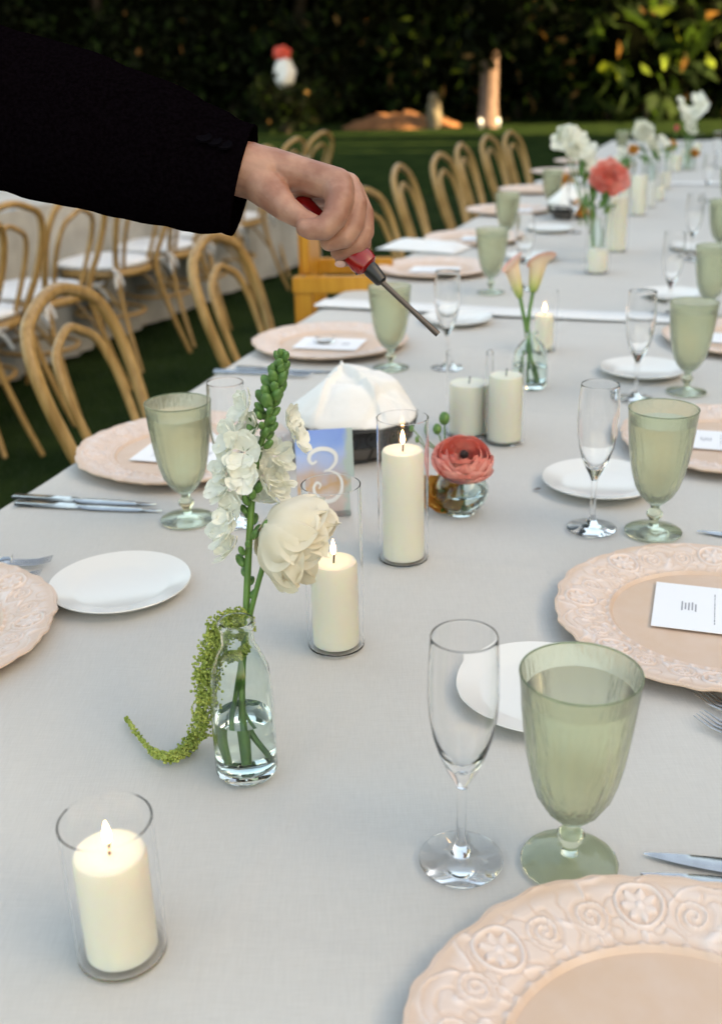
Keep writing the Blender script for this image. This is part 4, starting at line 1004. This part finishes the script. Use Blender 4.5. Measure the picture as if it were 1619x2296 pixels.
p, h = tallvase(1332, 590, 490, .028, 'slender clear vase under the coral flower and white spikes')
t = spray('white flower spikes with pale green leaves leaning left of the far coral bloom', p, [(1262, 322, 1.5), (1290, 312, 1.6), (1300, 335, 1.7), (1278, 340, 1.6), (1312, 350, 1.4), (1270, 300, 1.2), (1318, 372, 1.2)], M['stock'], 1)
leaves(t, p, [(1310, 420), (1322, 450), (1340, 470), (1315, 470), (1345, 440), (1300, 400), (1250, 320), (1350, 480), (1330, 500), (1318, 435), (1332, 455), (1305, 385), (1322, 485), (1352, 455)], .055)
def round_bloom(label, foot, px, py, w_px, material, seed, rings=RAN, ax=(.0, -.8, .55)):
    t = thing('round_flower', label, 'flower', foot + Vector((.002, 0, .008)))
    hc = beside(px, py, foot, -.01)
    obj('stem', tube([L(t, p) for p in smooth_path([foot + Vector((.002, 0, .008)), beside(px * .5 + .5 * (809.5 + 0) if False else px, py + 70, foot), hc], 12)], .002, 6), M['stem'], t)
    b_ = bloom(t, L(t, hc), ax, rings, material, None, seed, .07, joined=True); s = wid(w_px, hc) / .094; b_.scale = (s, s, s)
round_bloom('coral red round bloom standing above the far candles', p + Vector((.01, 0, 0)), 1364, 402, 88, M['coral'], 31)
p4 = on(1300, 506); round_bloom('small orange bloom low beside the second dark basket', p4, 1300, 470, 36, M['orange'], 32)
round_bloom('orange bloom leaning across the far green goblet', on(1285, 470), 1266, 410, 34, M['orange'], 33)
p, h = tallvase(1456, 430, 368, .03, 'clear vase under the round white far bloom')
round_bloom('round white bloom in the middle of the far flowers', p, 1441, 297, 50, M['stock'], 34)
round_bloom('small white bloom right below the round white far bloom', p, 1464, 328, 30, M['stock'], 35)
round_bloom('small orange bloom left of the round white far bloom', p, 1419, 336, 24, M['orange'], 36)
t = spray('leafy green sprig under the round white far bloom', p, [(1478, 345, .5)], M['stock'], 2); leaves(t, p, [(1455, 350), (1468, 358), (1448, 345), (1475, 365), (1460, 375), (1450, 362)], .07)
p, h = tallvase(1540, 385, 330, .03, 'clear vase under the pink bud and tall white far flowers')
t = spray('tall white flower spray at the upper right, above all other flowers', p, [(1540, 270, 2.2), (1532, 250, 1.8), (1556, 255, 2.0), (1570, 238, 2.0), (1566, 222, 1.6), (1545, 292, 1.6), (1524, 226, 1.0)], M['stock'], 3)
round_bloom('deep pink bud left of the tall white far flowers', p, 1514, 294, 24, M['pink'], 37, [(5, .012, 0, .05, .5, .9), (6, .020, 0, .052, .3, .8)], (.2, -.2, .9))
round_bloom('orange bloom under the deep pink bud', p, 1503, 328, 28, M['orange'], 38)
round_bloom('orange bloom low at the right of the far vases', p, 1556, 345, 22, M['orange'], 39)

t = spray('leafy sprig with small white flowers behind the coral bloom', on(1398, 430), [(1392, 340, 1.1), (1404, 352, .9), (1385, 356, .8)], M['stock'], 5); leaves(t, on(1398, 430), [(1396, 368), (1404, 380), (1390, 384), (1400, 395), (1408, 366)], .06)
t = spray('small white flower sprig between the pink bud and the round white bloom', on(1492, 400), [(1490, 322, 1.2), (1482, 312, 1.0)], M['stock'], 6); leaves(t, on(1492, 400), [(1486, 340), (1496, 350), (1490, 362), (1500, 338)], .06)
round_bloom('small pale orange bloom right beside the coral bloom', on(1412, 428), 1404, 372, 22, M['orange'], 41)

# ================================================================= NUMBER SIGN, BASKETS, NAPKINS
nb = on(735, 1160)
c_tl, c_tr = beside(650, 985, nb, .02), beside(775, 982, nb, .03)
W_ = (c_tr - c_tl).length; Hn = .115
t = thing('table_number', 'painted card with a white number three standing in front of the dark basket', 'sign', nb + Vector((0, 0, .0005)))
dirx = (c_tr - c_tl); dirx.z = 0; ang = math.atan2(dirx.y, dirx.x); t.rotation_euler = (R(-9), 0, ang)
bm_ = box((-W_ / 2, -.001, .0), (W_ / 2, .001, Hn))
Mp = mat('painted_card', rough=.5); M['painting'] = Mp
n, l, b = nodes(Mp)
tc = n.new('ShaderNodeTexCoord'); sx = n.new('ShaderNodeSeparateXYZ')
nz = n.new('ShaderNodeTexNoise'); nz.inputs['Scale'].default_value = 38; nz.inputs['Detail'].default_value = 4; l.new(tc.outputs['Object'], nz.inputs['Vector'])
mxv = n.new('ShaderNodeMix'); mxv.data_type = 'VECTOR'; mxv.inputs[0].default_value = .045
l.new(tc.outputs['Object'], mxv.inputs[4]); l.new(nz.outputs[1], mxv.inputs[5]); l.new(mxv.outputs[1], sx.inputs[0])
rz_ = n.new('ShaderNodeMapRange'); rz_.inputs[1].default_value = .02; rz_.inputs[2].default_value = Hn + .015; l.new(sx.outputs[2], rz_.inputs[0])
r1 = n.new('ShaderNodeValToRGB'); cr = r1.color_ramp; cr.elements[0].position = .0; cr.elements[0].color = (.55, .42, .40, 1); cr.elements[1].position = 1; cr.elements[1].color = (.20, .34, .78, 1)
for ps, co in ((.25, (.60, .50, .48, 1)), (.42, (.58, .36, .20, 1)), (.52, (.48, .46, .55, 1)), (.72, (.38, .50, .80, 1)), (.88, (.22, .38, .80, 1))):
    e_ = cr.elements.new(ps); e_.color = co
l.new(rz_.outputs[0], r1.inputs[0])
rx_ = n.new('ShaderNodeMapRange'); rx_.inputs[1].default_value = W_ * .33 + .02; rx_.inputs[2].default_value = W_ * .45 + .02; l.new(sx.outputs[0], rx_.inputs[0])
mxc = n.new('ShaderNodeMix'); mxc.data_type = 'RGBA'; l.new(rx_.outputs[0], mxc.inputs[0]); l.new(r1.outputs[0], mxc.inputs[6]); mxc.inputs[7].default_value = (.42, .52, .50, 1)
l.new(mxc.outputs[2], b.inputs['Base Color'])
obj('card_sheet', bm_, Mp, t, smooth=False)
S = W_ * .44; zc = Hn * .47
def sc3(pts): return [(x * S, -.0022, zc + z * S) for x, z in pts]
three = [(-.32, .62), (-.5, .52), (-.62, .68), (-.55, .92), (-.25, 1.08), (.15, 1.05), (.42, .85), (.42, .52), (.18, .26), (-.05, .18), (.25, .16), (.55, -.02), (.68, -.35), (.58, -.75), (.25, -1.0), (-.15, -1.0), (-.5, -.75), (-.58, -.45), (-.42, -.25), (-.25, -.35), (-.34, -.5)]
pp = smooth_path([Vector(p) for p in sc3(three)], 100)
ww = [.0008 + .0021 * abs(math.sin(math.pi * (i / len(pp)) * 2 + .2)) for i in range(len(pp))]
V, F = [], []
for i, p in enumerate(pp):
    a_ = pp[max(0, i - 1)]; b2 = pp[min(len(pp) - 1, i + 1)]; d = (b2 - a_).normalized(); nn_ = Vector((-d.z, 0, d.x))
    V += [p + nn_ * ww[i], p - nn_ * ww[i]]
for i in range(len(pp) - 1): F.append((2 * i, 2 * i + 1, 2 * i + 3, 2 * i + 2))
obj('numeral', mesh('three', V, F), M['white_paint'], t, smooth=False)
obj('base', box((-W_ / 2, -.012, .0), (W_ / 2, .016, .006), .001), M['glass'], t)

def basket(foot, rx, ry, h, rz, label, nlabel, hi=True):
    t = thing('wire_basket', label, 'basket', foot, rz)
    def el(sx_, z, n_=48): return [(rx * sx_ * math.cos(2 * math.pi * k / n_), ry * sx_ * math.sin(2 * math.pi * k / n_), z) for k in range(n_)]
    obj('rim', tube(el(1, h), .0022, 8, True), M['wire'], t); obj('base_ring', tube(el(.68, .003), .0022, 8, True), M['wire'], t)
    obj('middle_ring', tube(el(.93, h * .50), .0013, 6, True), M['wire'], t)
    v, f = [], []; n_ = 48
    for i, (s_q, z) in enumerate(((.0, .0015), (.66, .002), (.83, h * .35), (.91, h * .49), (.895, h * .49), (.81, h * .35), (.64, .004), (0, .004))):
        v += [(rx * s_q * math.cos(2 * math.pi * k / n_), ry * s_q * math.sin(2 * math.pi * k / n_), z) for k in range(n_)]
    for i in range(7):
        for k in range(n_): f.append((i * n_ + k, i * n_ + (k + 1) % n_, (i + 1) * n_ + (k + 1) % n_, (i + 1) * n_ + k))
    obj('liner', mesh('liner', v, f), M['basket'], t)
    lst = []; ns = 18 if hi else 10
    for k in range(ns):
        a0 = 2 * math.pi * k / ns
        def pt(da, z): a_ = a0 + da; s_q = .93 + .07 * (z - h * .50) / (h * .50); return (rx * s_q * math.cos(a_), ry * s_q * math.sin(a_), z)
        for sg in (-1, 1):
            lst.append((smooth_path([pt(0, h * .51), pt(sg * .10, h * .60), pt(sg * .13, h * .80), pt(sg * .07, h * .93), pt(sg * .025, h * .83), pt(sg * .06, h * .74)], 14), .0014, False))
        sq = lambda s_q, z: (rx * s_q * math.cos(a0), ry * s_q * math.sin(a0), z)
        lst.append(([sq(.69, .003), sq(.85, h * .35), sq(.94, h * .50)], .0014, False))
    obj('scrollwork', tubes(lst, 5), M['wire'], t)
    # napkin bundled in the basket
    nx, ny = 60, 60; v, f = [], []
    for i in range(nx + 1):
        for j in range(ny + 1):
            a_, b_ = i / nx * 2 - 1, j / ny * 2 - 1
            X, Y = a_ * rx * .99, b_ * ry * .99
            d = math.hypot(a_, b_); rr_ = max(abs(a_), abs(b_)); th = math.atan2(b_, a_)
            if d > 0: k_ = rr_ / d if rr_ > 0 else 1; X *= k_ ** .8; Y *= k_ ** .8
            pl = [.060 * (a_ + 1.05) + .012, .058 + .012 * b_ - .006 * a_, .14 * (1.02 - a_) + .004, .075 * (b_ + 1.05) + .006, .10 * (1.05 - b_) + .004]
            sm = -math.log(sum(math.exp(-q * 260) for q in pl)) / 260
            z = h * 1.0 + sm * min(1, (1.02 - rr_) * 9 + .25)
            def stepf(q, w_=.05): return 1 / (1 + math.exp(-q / w_ * 4))
            q1, q2, q3 = a_ * .95 + b_ * .30 - .05, a_ * .75 - b_ * .65 - .62, -(a_ * .85 - b_ * .45 + .30); en_ = 1 - rr_ ** 5
            z += en_ * (.015 * stepf(q1, .04) * math.exp(-max(0, q1) * 2.2) - .013 * stepf(q2, .04) + .014 * stepf(q3, .04) * math.exp(-max(0, q3) * 2.5) - .006 * math.exp(-((a_ * .5 + b_ * .9 + .1) / .05) ** 2))
            z += .0022 * fbm(a_ * 2.5, b_ * 2.5) + .03 * max(0, a_ - .62) * max(0, b_ - .2) * 3
            v.append((X, Y, z))
    for i in range(nx):
        for j in range(ny): q = i * (ny + 1) + j; f.append((q, q + ny + 1, q + ny + 2, q + 1))
    nk = obj('napkin', mesh('napkin', v, f), M['napkin']); nk.location = foot; nk.rotation_euler = (0, 0, rz)
    tag(nk, nlabel, 'napkin', 'cream napkins bundled in wire baskets')
    md = nk.modifiers.new('thickness', 'SOLIDIFY'); md.thickness = .0015
    return t
bk = on(795, 1015)
basket(bk, .100, .080, .056, R(10), 'black wire scrollwork basket behind the table number', 'large folded cream napkin covering the wire basket behind the number')
bk2 = on(1280, 492)
basket(bk2, .095, .075, .05, R(10), 'second black wire basket far behind the calla lilies', 'folded napkin in the second, far wire basket', False)
# napkin at the table edge
np_ = on(955, 562); v, f = [], []
for i in range(31):
    for j in range(31):
        a_, b_ = i / 30 * 2 - 1, j / 30 * 2 - 1
        v.append((a_ * .085, b_ * .14, .004 + .022 * max(0, 1 - a_ * a_) ** .7 * (1 + .35 * fbm(a_ * 3, b_ * 2)) * max(0, 1 - b_ ** 4)))
for i in range(30):
    for j in range(30): q = i * 31 + j; f.append((q, q + 31, q + 32, q + 1))
o = tag(obj('napkin', mesh('napkin', v, f), M['hem']), 'loosely folded white napkin at the left table edge beyond the lighter', 'napkin'); o.location = np_; o.rotation_euler = (0, 0, R(60))
md = o.modifiers.new('thickness', 'SOLIDIFY'); md.thickness = .002
# fallen petal
p = on(1192, 1103); v, f = petal_patch(lambda t_: (.013 * t_, .002 * t_), 0, .5, 3, .05)
o = tag(obj('fallen_petal', mesh('p', v, f), M['bark']), 'small brown fallen petal alone on the cloth right of the coral bloom', 'petal'); o.location = p + Vector((0, 0, .001))

# ================================================================= PERSON AND LIGHTER
HD = 1.0
O = Vector((0, 0, CAM_H))
def hp_(px, py, dd=0.0): return O + ray(px, py) * (HD + dd)
person = thing('person', 'person in a dark suit jacket reaching in from the left, holding a red lighter', 'person', (-.98, .92, 0))
PL = lambda p: Vector(p) - Vector(person.location)
def cone_cloud(chains, voxel=.0016, smooth_it=4):
    """union of tapered round limbs, remeshed into one continuous surface"""
    V, F = [], []
    ic = ico(1, 3); iv = [p.co.copy() for p in ic.vertices]; fc = [tuple(p.vertices) for p in ic.polygons]
    for ch in chains:
        for (p, r) in ch:
            o_ = len(V); V += [Vector(p) + q * r for q in iv]; F += [tuple(i + o_ for i in q) for q in fc]
        for (p0, r0), (p1, r1) in zip(ch, ch[1:]):
            v, f = tube_data([Vector(p0), Vector(p0).lerp(Vector(p1), .5), Vector(p1)], [r0, (r0 + r1) / 2, r1], 20, voff=len(V)); V += v; F += f
    me = mesh('limb', V, F); o = bpy.data.objects.new('tmp', me); COL.objects.link(o)
    md = o.modifiers.new('r', 'REMESH'); md.mode = 'VOXEL'; md.voxel_size = voxel; md.adaptivity = 0
    sm = o.modifiers.new('s', 'SMOOTH'); sm.iterations = smooth_it; sm.factor = .5
    dg = bpy.context.evaluated_depsgraph_get(); me2 = bpy.data.meshes.new_from_object(o.evaluated_get(dg)); bpy.data.objects.remove(o)
    return me2
P_ = 1 / FPX
def c(px, py, dd, rpx): return (PL(hp_(px, py, dd)), rpx * P_)
shoulder = Vector((-.70, .93, 1.40)); elbow = hp_(-190, 210, .03)
chains = [
    [(PL(shoulder), .055), (PL(elbow), .045), c(60, 290, .01, 92), c(350, 345, 0, 72), c(520, 372, 0, 62), c(590, 392, .002, 60)],      # arm to wrist
    [c(560, 378, 0, 58), c(610, 378, .0, 46), c(690, 394, -.006, 37), c(755, 415, -.014, 38)],        # index metacarpal
    [c(580, 385, .01, 56), c(660, 398, .016, 44), c(778, 418, .006, 32)],                           # middle
    [c(585, 395, .018, 54), c(670, 420, .036, 44), c(786, 430, .026, 32)],                          # ring
    [c(590, 405, .02, 48), c(680, 440, .05, 40), c(790, 446, .044, 29)],                            # little
    [c(570, 395, .0, 52), c(600, 424, -.008, 44), c(640, 466, -.020, 30), c(676, 490, -.026, 23), c(712, 505, -.026, 20)],   # thumb
    [c(755, 415, -.014, 38), c(762, 448, -.026, 31), c(752, 486, -.032, 28), c(728, 512, -.034, 26), c(696, 515, -.034, 22), c(684, 511, -.033, 20)],     # index finger
    [c(778, 418, .006, 32), c(796, 460, -.006, 28), c(792, 502, -.010, 26), c(772, 532, -.012, 25), c(738, 542, -.012, 21)],   # middle finger
    [c(786, 430, .026, 32), c(814, 478, .018, 25), c(816, 520, .014, 24), c(798, 552, .012, 24), c(760, 564, .010, 20)],                            # ring finger
    [c(790, 446, .044, 29), c(812, 500, .040, 23), c(812, 545, .034, 22), c(795, 572, .030, 21), c(768, 582, .026, 18)],                           # little finger
]
body = obj('arm_and_hand', cone_cloud(chains, .0013, 3), M['skin'], person)
# nail of the index finger and thumb
def nail(px, py, dd, d, s):
    o = obj('fingernail', ico(1, 2, (.0055 * s, .0048 * s, .0012)), M['nail'], person); o.location = PL(hp_(px, py, dd)); orient(o, d)
nail(763, 592, .018, (-fwd * .5 - upv * .9), 1.0)
# sleeve
def cs(px, py, dd, rpx): return (PL(hp_(px, py, dd)), rpx * P_)
spts = [(PL(shoulder + Vector((-.06, 0, .0))), .085), (PL(elbow) , .078), cs(-80, 232, .012, 178), cs(0, 245, .008, 173), cs(110, 272, .005, 168), cs(220, 305, .002, 161), cs(320, 335, 0, 151), cs(400, 362, 0, 142), cs(470, 385, 0, 128), cs(520, 398, 0, 119), cs(546, 406, 0, 116)]
sp_ = smooth_path([p for p, r in spts], 60); rs = np.interp(np.linspace(0, 1, len(sp_)), np.linspace(0, 1, len(spts)), [r for p, r in spts])
nring = 40; v, f = [], []
axis_e = (hp_(546, 406) - hp_(470, 380)).normalized()
for i, p in enumerate(sp_):
    a_ = sp_[max(0, i - 1)]; b_ = sp_[min(len(sp_) - 1, i + 1)]; T_ = (b_ - a_).normalized()
    X_ = T_.cross(fwd).normalized(); Y_ = X_.cross(T_).normalized()
    if X_.z < 0: X_ = -X_
    for k in range(nring):
        q = 2 * math.pi * k / nring; wr = 1 + .035 * math.sin(i * .55 + 1.7 * math.sin(q)) * (.4 + .6 * math.sin(q) ** 2) + .02 * fbm(i * .3, q * 1.2)
        taper = 1
        off = T_ * (.011 * math.cos(q)) * -.35 * max(0, (i - len(sp_) * .7) / (len(sp_) * .3))       # cuff cut slants
        v.append(p + X_ * rs[i] * wr * math.cos(q) + Y_ * rs[i] * .62 * wr * math.sin(q) + off)
for i in range(len(sp_) - 1):
    for k in range(nring): f.append((i * nring + k, i * nring + (k + 1) % nring, (i + 1) * nring + (k + 1) % nring, (i + 1) * nring + k))
sl_ = obj('jacket_sleeve', mesh('sleeve', v, f), M['suit'], person)
md = sl_.modifiers.new('cloth', 'SOLIDIFY'); md.thickness = .0035; md.offset = -1
for (px, py) in ((505, 322), (482, 314), (459, 306)):
    b_ = obj('cuff_button', lathe([(0, 0), (.006, 0), (.0075, .0012), (.007, .0028), (.004, .0022), (0, .0024)], 18), M['button'], person)
    b_.location = PL(hp_(px, py + 6, -.034)); orient(b_, -fwd * .8 + upv * .6)
# the rest of the figure stands left of the picture
tz = lambda x, y, z: PL((x, y, z))
tor = cone_cloud([[(tz(-.93, .96, .98), .135), (tz(-.93, .96, 1.15), .13), (tz(-.90, .95, 1.30), .145), (tz(-.86, .95, 1.42), .11)],
                  [(tz(-.86, .95, 1.42), .07), (tz(-.72, .93, 1.405), .083)], [(tz(-.90, .97, 1.42), .08), (tz(-.99, 1.16, 1.40), .075), (tz(-1.03, 1.24, 1.12), .055), (tz(-.95, 1.22, .90), .045)],
                  [(tz(-.93, 1.03, 1.25), .12), (tz(-.93, 1.03, 1.0), .12)], [(tz(-.93, .88, 1.25), .11), (tz(-.93, .88, 1.0), .115)]], .012, 6)
obj('jacket', tor, M['suit'], person)
obj('trousers', cone_cloud([[(tz(-.94, 1.05, .95), .105), (tz(-.96, 1.06, .5), .072), (tz(-.98, 1.07, .07), .055)], [(tz(-.94, .86, .95), .105), (tz(-.96, .85, .5), .072), (tz(-.98, .84, .07), .055)], [(tz(-.94, .86, .93), .10), (tz(-.94, 1.05, .93), .10)]], .012, 6), M['suit'], person)
for y in (1.07, .84): obj('shoe', cone_cloud([[(tz(-1.01, y, .045), .042), (tz(-.92, y, .042), .044), (tz(-.84, y, .036), .038)]], .006, 3), M['shoe'], person)
hx, hy, hz = -.80, .95, 1.62
obj('head', cone_cloud([[(tz(-.85, .95, 1.45), .058), (tz(-.83, .95, 1.54), .055)], [(tz(hx - .01, hy, hz + .04), .088), (tz(hx + .02, hy, hz), .080), (tz(hx + .03, hy, hz - .05), .055)], [(tz(hx + .095, hy, hz + .0), .012), (tz(hx + .108, hy, hz - .02), .014)],
                        [(tz(hx, hy - .088, hz), .016), (tz(hx, hy - .088, hz + .02), .016)], [(tz(hx, hy + .088, hz), .016), (tz(hx, hy + .088, hz + .02), .016)],
                        [(tz(hx + .083, hy - .015, hz - .05), .010), (tz(hx + .083, hy + .015, hz - .05), .010)]], .005, 4), M['skin'], person)
obj('hair', cone_cloud([[(tz(hx - .03, hy, hz + .055), .095), (tz(hx + .02, hy, hz + .085), .075)], [(tz(hx - .05, hy, hz), .082), (tz(hx - .05, hy, hz - .05), .06)]], .006, 4), M['hair'], person)
for s in (-1, 1): obj('eye', ico(1, 2, (.011, .013, .009)), M['shirt'], person).location = tz(hx + .088, hy + s * .032, hz + .018)

# lighter: red handle through the fist, black collar, steel tube
a0, a1, a2, a3 = hp_(664, 447, .016), hp_(828, 600, .016), hp_(858, 634, .016), hp_(982, 750, .016)
t = thing('stick_lighter', 'red stick lighter with black collar and thin steel nozzle held in the hand', 'lighter', a1)
d = (a1 - a0)
pts = [a0 + d * q for q in (0, .04, .1, .3, .6, .8, .9, .97, 1)]
obj('handle', tube([L(t, p) for p in pts], [.004, .0085, .0108, .0095, .0092, .0120, .0138, .0125, .008], 18, flat=.8), M['red_plastic'], t)
obj('trigger', tube([L(t, a0 + d * .78 + upv * -.010), L(t, a0 + d * .88 + upv * -.012)], [.004, .005], 10), M['black_plastic'], t)
obj('collar', tube([L(t, a1 + (a2 - a1) * q) for q in (-.35, 0, .2, .9, 1)], [.006, .0075, .0078, .0062, .004], 14), M['black_plastic'], t)
obj('nozzle', tube([L(t, a2 + (a3 - a2) * q) for q in (-.1, 0, .5, .95, 1)], [.0028, .0026, .0025, .0031, .0029], 12), M['nozzle'], t)
